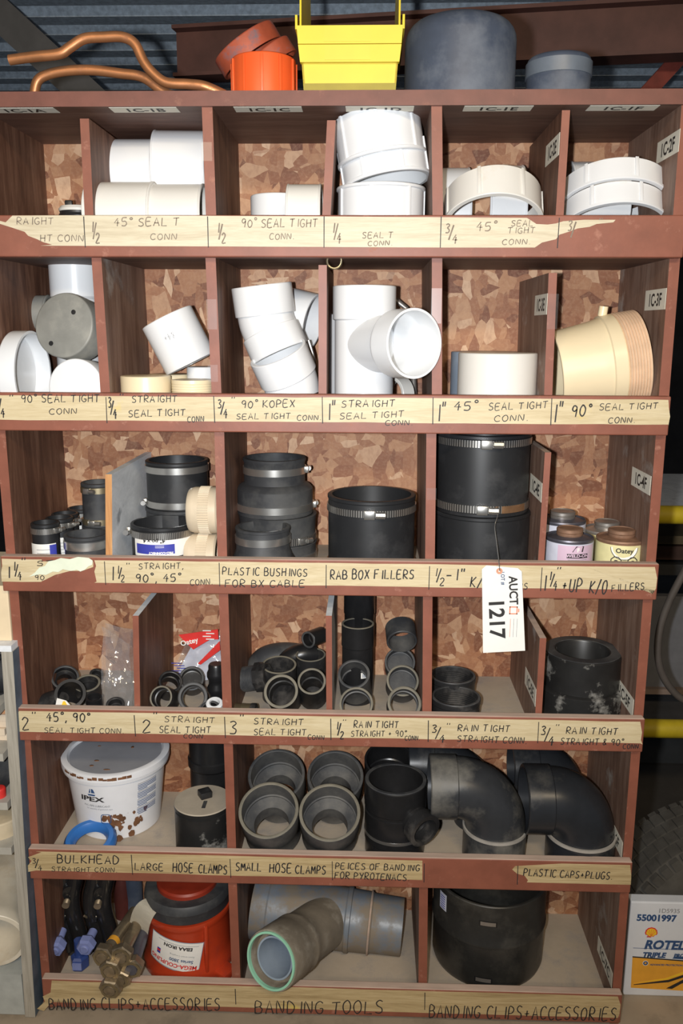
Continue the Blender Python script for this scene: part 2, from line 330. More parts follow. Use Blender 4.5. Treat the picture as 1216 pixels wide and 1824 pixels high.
# ------------------------------------------------------------------ hand lettering: stroke alphabet on a 0.6 x 1 cell
G = {
'A': '0,0 .3,1 .6,0;.1,.36 .5,.36', 'B': '.05,0 .05,1 .4,.95 .5,.8 .4,.58 .05,.52;.4,.55 .58,.35 .45,.06 .05,0', 'C': '.58,.85 .4,1 .15,.9 .02,.5 .12,.12 .35,0 .6,.12',
'D': '.05,0 .05,1 .35,.93 .57,.6 .5,.2 .3,.02 .05,0', 'E': '.55,1 .05,.97 .03,0 .58,.02;.05,.52 .45,.54', 'F': '.58,1 .05,.97 .03,0;.05,.53 .45,.55', 'G': '.57,.85 .35,1 .08,.8 .03,.35 .25,.02 .52,.1 .55,.42 .33,.42',
'H': '.05,1 .04,0;.57,1 .55,0;.05,.5 .57,.53', 'I': '.3,1 .28,0', 'J': '.5,1 .48,.2 .3,0 .08,.15', 'K': '.05,1 .05,0;.55,1 .07,.45 .6,0', 'L': '.08,1 .05,.02 .58,.03', 'M': '0,0 .08,1 .3,.35 .52,1 .62,0',
'N': '.03,0 .06,1 .52,.05 .57,1', 'O': '.3,1 .08,.8 .02,.45 .15,.08 .35,0 .55,.25 .57,.65 .45,.93 .3,1', 'P': '.05,0 .07,1 .42,.97 .56,.75 .4,.5 .06,.46', 'R': '.05,0 .07,1 .42,.97 .55,.76 .4,.52 .08,.47 .6,0', 'S': '.55,.9 .3,1 .08,.8 .2,.57 .48,.42 .52,.15 .3,0 .03,.1',
'T': '0,.95 .62,1;.33,.97 .28,0', 'U': '.05,1 .06,.2 .28,0 .52,.18 .56,1', 'V': '.02,1 .3,0 .6,1', 'X': '.03,0 .58,1;.06,1 .57,0', 'Y': '.02,1 .3,.5;.6,1 .22,0', '0': '.3,1 .06,.7 .06,.25 .3,0 .52,.25 .54,.7 .3,1', '1': '.3,1 .27,0', '2': '.05,.78 .25,1 .5,.85 .45,.6 .05,.03 .58,.05', '3': '.06,.9 .35,1 .52,.8 .25,.55 .52,.35 .42,.05 .03,.05', '4': '.42,1 .05,.42 .6,.42;.42,.75 .38,0', '5': '.55,1 .12,.97 .08,.55 .4,.58 .55,.3 .38,.02 .03,.05', '9': '.52,.7 .3,.5 .08,.68 .22,.98 .48,.92 .52,.6 .45,0', '6': '.5,.95 .15,.6 .05,.25 .28,0 .5,.22 .35,.45 .08,.3', '7': '.03,.97 .55,1 .2,0', '8': '.3,.52 .1,.75 .3,1 .5,.75 .3,.52 .06,.25 .3,0 .54,.25 .3,.52',
'/': '.5,1.1 .05,-.1', '"': '.12,1.12 .1,.82;.35,1.12 .33,.82', '°': '.2,1.1 .08,1 .12,.85 .28,.85 .33,1 .2,1.1', '+': '.05,.45 .5,.47;.28,.7 .27,.22', '-': '.05,.48 .5,.5', '.': '.1,.06 .16,0', ',': '.16,.1 .06,-.2', '&': '.58,.05 .12,.75 .3,.98 .42,.8 .05,.3 .2,.03 .5,.3', ' ': ''}
def strokes(s, h, wd, lw, jit=0.03):
    # returns flat ribbons of one written line in metres, fitted to width wd
    adv = [0.0]
    for ch in s: adv.append(adv[-1] + (0.45 if ch in ' .,' else 0.52 if ch in 'I1"°' else 0.82))
    k = wd / max(adv[-1] - 0.15, 0.4); bm = newbm(); r = random.Random(s + str(round(wd, 4)))
    for ch, a in zip(s, adv):
        dy = r.uniform(-jit, jit) * h; hs = h * r.uniform(0.93, 1.06)
        for st in G.get(ch, '').split(';'):
            if not st: continue
            pts = [(lambda x, y: V(((a + x + 0.12 * (y - 0.5) * 0.6) * k + r.uniform(-1, 1) * jit * h * 0.4, y * hs + dy + r.uniform(-1, 1) * jit * h * 0.4, 0)))(*map(float, q.split(','))) for q in st.split(' ')]
            pts = smoothpath(pts, 3) if len(pts) > 3 else pts
            n = len(pts); L = []
            for i in range(n):
                t = (pts[min(i + 1, n - 1)] - pts[max(i - 1, 0)])
                t = t.normalized() if t.length > 1e-9 else V((1, 0, 0))
                p = V((-t.y, t.x, 0)) * lw * r.uniform(0.42, 0.56); L.append((bm.verts.new(pts[i] + p), bm.verts.new(pts[i] - p)))
            for i in range(n - 1): bm.faces.new((L[i][0], L[i + 1][0], L[i + 1][1], L[i][1]))
    return bm

# ------------------------------------------------------------------ the building around the shelves
D = 0.291; T = 0.018
BZ = [0.337, 0.034, -0.271, -0.578, -0.886, -1.193]       # undersides of the six shelf boards
FZ = [b + T for b in BZ]
FLOOR = -1.222                                             # top of the low bench everything stands on
GROUND = -1.65
m_floor = mat('dusty_concrete', (0.36, 0.29, 0.21), 0.85, var=0.12, vs=6, dust=(0.20, 0.165, 0.12), da=(0.5, 0.75), ds=9, bmp=0.05)
m_deck = mat('galvanised_deck', (0.52, 0.62, 0.72), 0.40, 0.2, var=0.25, vs=55)
m_beam = mat('brown_red_steel', (0.13, 0.055, 0.042), 0.6, var=0.25, vs=8)
m_beamd = mat('dark_grey_steel', (0.085, 0.082, 0.08), 0.55, var=0.2, vs=10)
m_wall = mat('dark_workshop_wall', (0.05, 0.05, 0.052), 0.8, var=0.3, vs=3)
struct('floor', bx(-4, 4, -4, 7, GROUND - 0.05, GROUND), mat('dark_ground_concrete', (0.10, 0.088, 0.075), 0.85, var=0.2, vs=5))
struct('wall_back', bx(-4, 4, 6.9, 7.0, GROUND, 1.75), m_wall)
bm = newbm(); prof = []; y = 0.9
while y < 6.9:
    prof += [(y, 0), (y + 0.085, 0), (y + 0.115, 0.045), (y + 0.165, 0.045), (y + 0.195, 0)]; y += 0.195
a = [bm.verts.new((-4, p[0], 1.34 + p[1])) for p in prof]; b = [bm.verts.new((4, p[0], 1.34 + p[1])) for p in prof]
for i in range(len(a) - 1): bm.faces.new((a[i], a[i + 1], b[i + 1], b[i]))
struct('ceiling', bm, m_deck, 0)
def ibeam(p, q, w, h, upv=(0, 0, 1)):
    d = (V(q) - V(p)); L = d.length; z = d.normalized(); x = V(upv).cross(z).normalized(); u = z.cross(x)
    M = Matrix(((z.x, x.x, u.x, p[0]), (z.y, x.y, u.y, p[1]), (z.z, x.z, u.z, p[2]), (0, 0, 0, 1))); t = 0.012
    bm = bx(0, L, -w / 2, w / 2, h / 2 - t, h / 2, M=M); bx(0, L, -w / 2, w / 2, -h / 2, -h / 2 + t, bm=bm, M=M); bx(0, L, -t / 2, t / 2, -h / 2 + t, h / 2 - t, bm=bm, M=M); return bm
struct('trim_1', ibeam(at(316, 98, 1.72), at(1400, 42, 1.40), 0.10, 0.165), m_beam, 0)
struct('trim_2', ibeam(at(-60, -30, 1.5), at(330, 330, 1.5), 0.10, 0.12, (0, 1, 0)), m_beamd, 0)
struct('trim_3', ibeam(at(1120, 200, 1.6), at(1330, -30, 1.6), 0.05, 0.05, (0, 1, 0)), mat('red_brace_steel', (0.24, 0.045, 0.03), 0.55, var=0.2), 0)
struct('trim_4', ibeam(at(690, -200, 3.0), at(690, 260, 3.0), 0.11, 0.11, (0, 1, 0)), m_beamd, 0)
struct('trim_5', ibeam(at(588, -200, 3.3), at(588, 260, 3.3), 0.06, 0.06, (0, 1, 0)), m_beam, 0)

bench = thing('low_bench', 'low bench with a dusty tan top under the shelf, the cabinet and the carton', 'bench', (0, -0.1, GROUND))
part('bench_top', bx(-1.6, 1.5, -0.32, 0.28, FLOOR - 0.035 - GROUND, FLOOR - GROUND, 0.002), m_floor, bench, smooth=0)
for sx in (-1.5, -0.1, 1.4):
    for sy in (-0.26, 0.2): part('leg', bx(sx - .04, sx + .04, sy - .03, sy + .03, 0, FLOOR - 0.035 - GROUND), m_beamd, bench, smooth=0)

# ------------------------------------------------------------------ the pigeonhole shelf unit
BASE = V((0, 0.14, FLOOR))
unit = thing('pigeonhole_shelf', 'tall brown plywood pigeonhole shelf with six hand-lettered rows of open bins', 'shelf', BASE)
def up(name, bm, mats, par=None, smooth=0, label=None):
    o = link(name, bm, mats, smooth); o.parent = par or unit
    if par is None: o.location = -BASE
    if label: o['label'] = label
    return o
def panel(name, poly_yz, x0, x1, xt0=None, xt1=None, label=None, mats=None):
    # upright board: front edge painted brown, faces in stained ply; (x0,x1) at the foot, (xt0,xt1) at the head
    xt0 = x0 if xt0 is None else xt0; xt1 = x1 if xt1 is None else xt1
    zs = [p[1] for p in poly_yz]; zl, zh = min(zs), max(zs)
    bm = newbm(); k = len(poly_yz)
    def xx(a, b, z): return a + (b - a) * (z - zl) / (zh - zl)
    A = [bm.verts.new((xx(x0, xt0, z), y, z)) for y, z in poly_yz]; B = [bm.verts.new((xx(x1, xt1, z), y, z)) for y, z in poly_yz]
    bm.faces.new(A); bm.faces.new(B)
    for i in range(k): bm.faces.new((A[i], A[(i + 1) % k], B[(i + 1) % k], B[i]))
    bm.normal_update(); bmesh.ops.recalc_face_normals(bm, faces=bm.faces[:])
    for f in bm.faces:
        n = f.normal
        if n.y < -0.5: f.material_index = 1
        elif n.z > 0.5: f.material_index = 2
    return up(name, bm, mats or [MB['ply'], MB['brown'], MB['liptop']], label=label)
def rect(y0, y1, z0, z1): return [(y0, z0), (y1, z0), (y1, z1), (y0, z1)]
W2 = 0.61; ZT = 0.606
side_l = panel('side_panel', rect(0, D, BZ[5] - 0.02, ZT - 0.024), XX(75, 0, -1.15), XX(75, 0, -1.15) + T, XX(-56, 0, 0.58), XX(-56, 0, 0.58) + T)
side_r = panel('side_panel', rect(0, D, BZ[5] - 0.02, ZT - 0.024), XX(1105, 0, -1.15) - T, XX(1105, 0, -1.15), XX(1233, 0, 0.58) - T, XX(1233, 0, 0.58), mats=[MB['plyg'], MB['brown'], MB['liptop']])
zb0, zb1 = BZ[5] - 0.02, ZT - 0.024
up('back_panel', slab([(XX(75, 0, -1.15), D, zb0), (XX(1105, 0, -1.15), D, zb0), (XX(1233, 0, 0.58), D, zb1), (XX(-56, 0, 0.58), D, zb1)], (0, 1, 0), 0.011), MB['osb'])
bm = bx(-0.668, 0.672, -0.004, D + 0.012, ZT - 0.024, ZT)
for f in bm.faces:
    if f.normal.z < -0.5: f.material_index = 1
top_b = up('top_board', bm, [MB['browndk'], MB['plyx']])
LIP = -0.020
lips = []
def facex(o, y, z, left=True):                          # x of a leaning panel's left face
    vs = [v.co for v in o.data.vertices]; zl = min(v.z for v in vs); zh = max(v.z for v in vs)
    a = min(v.x for v in vs if v.z < zl + 1e-5); b = min(v.x for v in vs if v.z > zh - 1e-5); return a + (b - a) * (z - zl) / (zh - zl)
for i, b in enumerate(BZ):
    bm = bx(facex(side_l, 0, b) + T * .6, facex(side_r, 0, b) + T * .4, 0, D, b, b + T)
    bm.normal_update()
    for f in bm.faces:
        if f.normal.z > 0.5: f.material_index = 1
        elif f.normal.z < -0.5: f.material_index = 2
    up('shelf_board', bm, [MB['brown'], MB['dusty'], MB['plyx']])
    x0 = XX([-40, -14, 3, 28, 52, 76][i], LIP, b + 0.03); x1 = XX([1219, 1192, 1171, 1146, 1124, 1106][i], LIP, b + 0.03)
    bm = bx(x0, x1, LIP, -0.0005, b, b + 0.069, 0.0022); bm.normal_update()
    for f in bm.faces:
        if f.normal.z > 0.7: f.material_index = 1 if i >= 2 else 0
    lips.append(up('lip_board', bm, [MB['brown'], MB['liptop']]))
# main dividers (left edge pixel columns at mid height) and the lower half-height ones
tops = [ZT - 0.024] + BZ[:5]
def div(row, px_foot, py_foot, px_head, py_head, w=T, ztop=None, mats=None):
    z0 = FZ[row]; z1 = tops[row] if ztop is None else ztop
    zf = at(px_foot, py_foot, 0); zh = at(px_head, py_head, 0)
    s = (zh.x - zf.x) / (zh.z - zf.z); xf = zf.x + s * (z0 - zf.z); xh = zf.x + s * (z1 - zf.z)
    return panel('divider', rect(0.001, D, z0, z1), xf, xf + w, xh, xh + w, mats=mats)
gm = [MB['plyg'], MB['brown'], MB['liptop']]
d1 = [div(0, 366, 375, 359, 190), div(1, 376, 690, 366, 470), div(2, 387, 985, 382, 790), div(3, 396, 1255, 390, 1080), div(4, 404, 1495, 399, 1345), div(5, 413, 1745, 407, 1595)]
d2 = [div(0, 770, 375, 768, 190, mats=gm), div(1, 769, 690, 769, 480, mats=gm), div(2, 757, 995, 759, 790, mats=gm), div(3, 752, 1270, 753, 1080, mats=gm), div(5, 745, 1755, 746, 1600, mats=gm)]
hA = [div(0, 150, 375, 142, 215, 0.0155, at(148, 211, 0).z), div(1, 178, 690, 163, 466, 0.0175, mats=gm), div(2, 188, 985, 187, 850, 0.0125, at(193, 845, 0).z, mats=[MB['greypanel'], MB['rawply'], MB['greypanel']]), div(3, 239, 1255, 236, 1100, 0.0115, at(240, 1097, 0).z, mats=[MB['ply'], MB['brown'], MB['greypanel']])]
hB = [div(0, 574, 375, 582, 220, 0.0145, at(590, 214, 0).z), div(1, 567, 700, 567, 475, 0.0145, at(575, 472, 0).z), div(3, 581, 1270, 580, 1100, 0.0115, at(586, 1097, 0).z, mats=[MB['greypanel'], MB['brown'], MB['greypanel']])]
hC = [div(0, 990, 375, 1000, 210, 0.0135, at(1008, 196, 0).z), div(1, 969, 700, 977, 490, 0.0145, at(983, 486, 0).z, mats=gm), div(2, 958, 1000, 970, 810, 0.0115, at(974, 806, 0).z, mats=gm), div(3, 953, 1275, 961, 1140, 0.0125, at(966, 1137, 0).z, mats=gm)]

# ------------------------------------------------------------------ label tape on the lips
YT = LIP - 0.0006
def tapepoly(row, pts, m=None, name='label_strip', y=YT, th=0.0005):
    m = m or ('tape' if row < 4 else 'taped'); P = [at(x, yy, y) for x, yy in pts]
    return up(name, slab(P, (0, 1, 0), th), MB[m], lips[row])
def edge(row, x, hi):                      # pixel row of the strip's straight top / bottom edge
    z = BZ[row] + (0.0635 if hi else 0.0195)
    if row == 0: z = BZ[row] + (0.0655 if hi else 0.0195)
    if row == 5: z = BZ[row] + (0.0655 if hi else 0.013)
    p = V((at(x, 900, YT).x, YT, z)); p = V((XX(x, YT, z), YT, z)) - CAM
    return 912 - F_PX * p.dot(UP) / p.dot(FWD)
def strip(row, xl, xr, left=None, right=None, m=None):
    r = random.Random(row * 100 + int(xl)); n = max(2, int((xr - xl) / 60)); pts = []
    for i in range(n + 1): x = xl + (xr - xl) * i / n; pts.append((x, edge(row, x, True) + r.uniform(-.5, .5)))
    pts += right or []
    for i in range(n, -1, -1): x = xl + (xr - xl) * i / n; pts.append((x, edge(row, x, False) + r.uniform(-.6, .6)))
    pts += left or []
    return tapepoly(row, pts, m)
tapepoly(0, [(22, 384), (120, 383.5), (300, 384), (500, 385), (700, 386.5), (938, 388), (946, 393), (955, 399), (975, 400), (990, 398), (1003, 394), (1040, 391.5), (1096, 391.5), (1092, 396), (1062, 399), (1050, 404), (1028, 407), (1012, 413), (996, 418), (990, 426), (965, 432), (952, 441), (800, 441), (600, 440), (400, 439), (250, 438.5), (72, 437.5), (93, 436), (76, 431), (66, 426), (50, 420), (44, 413), (20, 405), (-6, 397), (-6, 392), (10, 396)], 'tapeold')
strip(1, -12, 1190, right=[(1191, 727), (1193, 742), (1190, 758)])
strip(2, 3, 74, left=[(2, 1020), (4, 1008)], right=[(80, 1020), (72, 1032)])
strip(2, 168, 1166, left=[(172, 1036), (168, 1018), (171, 1008)], right=[(1170, 1030), (1168, 1048), (1162, 1058)])
tapepoly(2, [(74, 1000), (166, 1001), (166, 1010), (146, 1017), (125, 1017), (98, 1024), (80, 1033), (72, 1036)], 'tape')
tapepoly(2, [(52, 1027), (62, 1020), (70, 1011), (80, 1008), (86, 1000), (97, 998), (108, 994), (124, 996), (139, 992), (158, 994), (165, 999), (164, 1006), (157, 1009), (151, 1015), (143, 1018), (137, 1015), (126, 1017), (112, 1014), (104, 1019), (94, 1018), (82, 1024), (70, 1023)], 'green', 'torn_paper_flap', YT - 0.0022, 0.0015)
strip(3, 34, 1140, left=[(32, 1302), (25, 1286), (27, 1277)], right=[(1143, 1305), (1141, 1318), (1144, 1326)])
strip(4, 64, 752, left=[(50, 1553), (47, 1545), (56, 1534), (50, 1527), (74, 1518)], right=[(752, 1565)])
tapepoly(4, [(917, 1543), (1000, edge(4, 1000, True)), (1122, edge(4, 1122, True)), (1124, 1560), (1123, edge(4, 1123, False)), (1000, edge(4, 1000, False)), (938, edge(4, 938, False)), (940, 1568), (934, 1560), (920, 1556), (912, 1549)])
strip(5, 92, 1100, left=[(78, 1801), (66, 1797), (80, 1784), (76, 1775), (90, 1768)], right=[(1105, 1790), (1103, 1806), (1098, 1818)])
# ------------------------------------------------------------------ marker lettering
YI = YT - 0.0003
def ink(row, s, x0, y0, x1, y1, h, m='ink', lw=None):
    a = at(x0, y0, YI); b = at(x1, y1, YI); w = (b - a).length; hm = h / F_PX * depth(a)
    bm = strokes(s, hm, w, lw or min(max(0.0015, hm * 0.135), 0.0025)); bm.transform(plane_M(a, b - a, (0, 0, 1)))
    return up('marker_lettering', bm, MB[m], lips[row])
def frac(row, a, b, x, y, w, h, m='ink'):
    ink(row, a, x, y - h * 0.52, x + w * 0.4, y - h * 0.52, h * 0.46, m); ink(row, '/', x + w * 0.25, y - h * 0.25, x + w * 0.75, y - h * 0.25, h * 0.6, m); ink(row, b, x + w * 0.55, y, x + w, y, h * 0.46, m)
def bar(row, x, y0, y1): ink(row, 'I', x, y1, x + 3, y1, y1 - y0, lw=0.0017)
ROWS = [
 (0, 'fade', [('RAIGHT', 30, 400, 96, 400, 12), ('HT CONN', 72, 430, 150, 430, 11), ('45° SEAL T', 203, 403, 320, 402, 14), ('CONN', 268, 427, 316, 427, 10), ('90° SEAL TIGHT', 430, 405, 566, 404, 14), ('CONN.', 480, 427, 525, 426, 10), ('SEAL T', 645, 424, 700, 424, 10), ('CONN.', 655, 438, 700, 437, 8), ('45°', 848, 412, 885, 411, 15), ('SEAL', 910, 403, 950, 403, 10), ('TIGHT', 904, 416, 953, 415, 10), ('CONN.', 894, 436, 946, 435, 9), ('"', 1065, 400, 1072, 400, 9)]),
 (1, 'ink', [('"', 16, 716, 24, 716, 12), ('90° SEAL TIGHT', 38, 717, 178, 716, 13), ('CONN', 88, 738, 138, 737, 10), ('"', 212, 714, 220, 714, 12), ('STRAIGHT', 235, 717, 316, 716, 12), ('SEAL TIGHT', 229, 743, 331, 740, 12), ('CONN', 334, 752, 364, 751, 10), ('"', 411, 718, 418, 718, 10), ('90° KOPEX', 430, 727, 526, 725, 13), ('SEAL TIGHT', 421, 747, 518, 746, 10), ('CONN.', 529, 749, 573, 748, 9), ('1"', 583, 748, 596, 748, 30), ('STRAIGHT', 608, 726, 704, 724, 12), ('SEAL TIGHT', 605, 747, 720, 743, 11), ('CONN.', 686, 758, 736, 757, 9), ('1"', 778, 750, 792, 750, 30), ('45°', 808, 731, 851, 731, 16), ('SEAL TIGHT', 870, 731, 976, 727, 12), ('CONN.', 880, 751, 942, 749, 11), ('1"', 984, 753, 1000, 753, 32), ('90°', 1017, 742, 1053, 742, 21), ('SEAL TIGHT', 1067, 731, 1172, 728, 11), ('CONN.', 1083, 754, 1132, 753, 10)]),
 (2, 'ink', [('1', 12, 1030, 20, 1030, 22), ('"', 38, 1009, 46, 1009, 14), ('ST', 66, 1008, 96, 1006, 9), ('90', 62, 1033, 80, 1033, 9), ('1', 197, 1034, 205, 1034, 24), ('"', 224, 1014, 231, 1014, 11), ('STRAIGHT,', 247, 1014, 328, 1013, 11), ('90°, 45°', 242, 1037, 323, 1036, 15), ('CONN.', 339, 1043, 380, 1041, 11), ('PLASTIC BUSHINGS', 396, 1024, 548, 1027, 14), ('FOR BX CABLE', 401, 1046, 544, 1046, 13), ('RAB BOX FILLERS', 588, 1032, 738, 1031, 17), ('-1"', 794, 1034, 826, 1034, 20), ('K/O', 837, 1045, 872, 1048, 20), ('LERS', 905, 1050, 940, 1050, 12), ('1', 966, 1052, 973, 1052, 30), ('"', 990, 1025, 998, 1025, 14), ('+UP', 1000, 1053, 1036, 1055, 24), ('K/O', 1049, 1056, 1080, 1058, 24), ('FILLERS', 1089, 1054, 1148, 1050, 13)]),
 (3, 'ink', [('2', 40, 1300, 54, 1300, 24), ('"', 56, 1281, 64, 1281, 13), ('45°, 90°', 83, 1285, 161, 1286, 17), ('SEAL TIGHT CONN.', 79, 1305, 222, 1307, 10), ('2', 254, 1305, 271, 1305, 26), ('"', 272, 1283, 280, 1283, 13), ('STRAIGHT', 293, 1286, 383, 1288, 11), ('SEAL TIGHT', 284, 1305, 376, 1306, 12), ('CONN.', 327, 1315, 367, 1316, 8), ('3', 409, 1308, 424, 1308, 26), ('"', 426, 1287, 434, 1287, 13), ('STRAIGHT', 452, 1290, 541, 1292, 12), ('SEAL TIGHT', 452, 1309, 546, 1310, 12), ('CONN.', 548, 1317, 582, 1318, 9), ('"', 609, 1291, 616, 1291, 10), ('RAIN TIGHT', 630, 1296, 710, 1297, 13), ('STRAIGHT + 90°', 625, 1312, 724, 1312, 11), ('CONN.', 721, 1319, 748, 1319, 9), ('"', 794, 1299, 801, 1299, 11), ('RAIN TIGHT', 815, 1302, 908, 1304, 13), ('STRAIGHT CONN.', 814, 1321, 939, 1325, 12), ('"', 988, 1301, 995, 1301, 11), ('RAIN TIGHT', 1008, 1307, 1100, 1309, 13), ('STRAIGHT & 90°', 998, 1326, 1110, 1328, 12), ('CONN.', 1109, 1334, 1141, 1334, 9)]),
 (4, 'ink', [('BULKHEAD', 102, 1537, 213, 1539, 16), ('STRAIGHT CONN.', 92, 1552, 210, 1554, 9), ('LARGE', 240, 1550, 292, 1551, 14), ('HOSE', 308, 1553, 345, 1554, 18), ('CLAMPS', 354, 1555, 405, 1557, 18), ('SMALL', 420, 1551, 466, 1552, 16), ('HOSE', 480, 1554, 520, 1555, 18), ('CLAMPS', 526, 1556, 581, 1557, 16), ('PEICES OF BANDING', 597, 1548, 748, 1552, 13), ('FOR PYROTENACS.', 596, 1565, 730, 1569, 13), ('PLASTIC CAPS+PLUGS.', 932, 1560, 1091, 1567, 14)]),
 (5, 'ink', [('BANDING CLIPS+ACCESSORIES', 88, 1799, 393, 1799, 24), ('BANDING TOOLS', 454, 1805, 684, 1806, 26), ('BANDING CLIPS+ACCESSORIES', 764, 1813, 1098, 1818, 26)]),
]
for row, m, items in ROWS:
    for s, x0, y0, x1, y1, h in items: ink(row, s, x0, y0, x1, y1, h, m)
for row, a, b, x, y, w, h, m in [(0, '1', '2', 161, 434, 18, 40, 'fade'), (0, '1', '2', 385, 434, 18, 38, 'fade'), (0, '1', '4', 590, 434, 18, 38, 'fade'), (0, '3', '4', 793, 434, 22, 36, 'fade'), (0, '3', ' ', 1011, 430, 20, 36, 'fade'), (1, '3', '4', 193, 746, 16, 38, 'ink'), (1, '3', '4', 388, 745, 18, 34, 'ink'), (1, '1', '4', -8, 744, 18, 38, 'ink'), (2, '1', '4', 22, 1034, 18, 34, 'ink'), (2, '1', '2', 207, 1037, 16, 30, 'ink'), (2, '1', '2', 772, 1044, 20, 34, 'ink'), (2, '1', '4', 976, 1052, 16, 36, 'ink'), (3, '1', '2', 597, 1317, 16, 34, 'ink'), (3, '3', '4', 769, 1323, 24, 34, 'ink'), (3, '3', '4', 963, 1328, 24, 36, 'ink'), (4, '3', '4', 58, 1551, 18, 24, 'ink')]:
    frac(row, a, b, x, y, w, h, m)
for row, xs in enumerate([(150, 369, 575, 782, 990), (189, 380, 572, 768, 978), (186, 389, 579, 762, 961), (239, 399, 587, 760, 955), (234, 409, 590, 753, 919), (418, 754)]):
    for x in xs: bar(row, x, edge(row, x, True) - 1, edge(row, x, False) + (4 if row < 5 else -4))
# ------------------------------------------------------------------ printed bin codes and bits of clear tape on the boards
def code(par, s, o, r, u, w, h):
    r = V(r).normalized(); u = V(u).normalized(); M = plane_M(o, r, u)
    t = bx(-w / 2, w / 2, -h / 2, h / 2, 0.0001, 0.0007, M=M); p = up('bin_tag', t, MB['paperold'], par)
    up('bin_tag_lettering', text(s, h * 0.86, bold=0.0007, M=M @ Matrix.Translation((0, -h * 0.30, 0.0011)), sx=0.92), MB['ink'], par)
for px, s in ((42, '1C-1A'), (258, '1C-1B'), (478, '1C-1C'), (676, '1C-1D'), (886, '1C-1E'), (1108, '1C-1F')):
    z = ZT - 0.024; code(top_b, s, (XX(px, 0.018, z), 0.018, z), (1, 0, 0), (0, -1, 0), 0.115, 0.034)
def sidecode(par, s, px, py, y, xface, w=0.042, h=0.034, tilt=0.0):
    z = at(px, py, y).z; code(par, s, (xface, y, z), (0, -1, tilt), (0, tilt, 1), w, h)
for o, s, px, py, y in ((hC[0], '1C-2E', 981, 268, 0.060), (side_r, '1C-2F', 1199, 262, 0.052), (hC[1], '1C-3E', 961, 543, 0.058), (side_r, '1C-3F', 1176, 534, 0.058), (hC[2], '1C-4E', 948, 868, 0.060), (side_r, '1C-4F', 1143, 856, 0.062), (hC[3], '1C-5E', 940, 1222, 0.060), (side_r, '1C-5F', 1117, 1240, 0.062), (side_r, '1C-6F', 1098, 1486, 0.062), (side_r, '1C-7C', 1080, 1712, 0.062)):
    z = at(px, py, y).z; code(o, s, (facex(o, y, z) - 0.0001, y, z), (0, -1, 0), (0, 0, 1), 0.112, 0.036)
for o, px, py, h in ((d1[1], 377, 560, 52), (d1[1], 379, 665, 30), (d2[1], 777, 545, 60), (d2[2], 768, 880, 22), (d1[0], 368, 270, 30), (hC[1], 984, 555, 60)):
    p = at(px, py, -0.0008); hh = h / 1000
    bm = bx(p.x - 0.009, p.x + 0.009, -0.0012, -0.0006, p.z - hh / 2, p.z + hh / 2); up('clear_tape', bm, MB['cello'], o)
# ring hook screwed under the second row's ceiling
p = at(595, 458, 0.012); R = 0.0125
cu = [V((R * math.cos(a), 0, R * math.sin(a))) for a in [2 * PI * k / 24 for k in range(25)]]
up('screw_hook', sweep([q + V((p.x, 0.012, BZ[0] - 0.004)) for q in cu], 0.0022, n=10), MB['brass'], label='small cream ring hook')

# ------------------------------------------------------------------ builders for pipe fittings
def shell(outer, inner, c=0.0012):
    # closed ring section: outer (r, z) going up, inner (r, z) going down, with small chamfers at both lips
    o = [(r, z) for r, z in outer]; i = [(r, z) for r, z in inner][::-1]
    o = [(o[0][0] - c, o[0][1])] + [(o[0][0], o[0][1] + c)] + o[1:-1] + [(o[-1][0], o[-1][1] - c), (o[-1][0] - c, o[-1][1])]
    return o + i
def pipe(R, L, w=0.004, n=56, stop=True, hub=None, c=0.0012):
    # straight coupling along z, 0..L ; hub = list of (z0, z1, extra radius) raised bands
    o = [(R, 0)]
    for z0, z1, e in sorted(hub or []): o += [(R, z0), (R + e, z0 + min(e, 0.002)), (R + e, z1 - min(e, 0.002)), (R, z1)]
    o.append((R, L)); i = [(R - w, 0)]
    if stop: i += [(R - w, L * 0.47), (R - w - 0.003, L * 0.48), (R - w - 0.003, L * 0.52), (R - w, L * 0.53)]
    i.append((R - w, L)); return lathe(shell(o, i, c), n)
def cap(R, L, w=0.004, n=56, rnd=0.004, lip=0.0, hub=None):
    # cap: closed at z = L, open at z = 0
    o = [(R + lip, 0), (R + lip, 0.005)] if lip else [(R, 0)]
    if lip: o.append((R, 0.0075))
    for z0, z1, e in sorted(hub or []): o += [(R, z0), (R + e, z0 + min(e, 0.002)), (R + e, z1 - min(e, 0.002)), (R, z1)]
    k = 7 if rnd > 0.01 else 4
    for j in range(k): a = PI / 2 * j / (k - 1); o.append((R - rnd + rnd * math.cos(a), L - rnd + rnd * math.sin(a)))
    o.append((0, L)); i = [(0, L - w), (R - w - rnd * 0.5, L - w), (R - w, L - w - rnd * 0.5), (R - w, 0)]
    return lathe(o + i, n)
def ribs(t, m, R, L, n, z0=0.0, e=0.0028, w=0.005, a0=0.2):
    for k in range(n): part('rib', bx(R - 0.001, R + e, -w / 2, w / 2, z0, L, 0.0006, M=Matrix.Rotation(a0 + 2 * PI * k / n, 4, 'Z')), MB[m], t)
def threads(R, z0, z1, pitch=0.0032, dep=0.0014):
    o = []; z = z0
    while z < z1 - pitch * 0.5: o += [(R - dep, z + pitch * 0.15), (R, z + pitch * 0.5), (R, z + pitch * 0.7)]; z += pitch
    return o
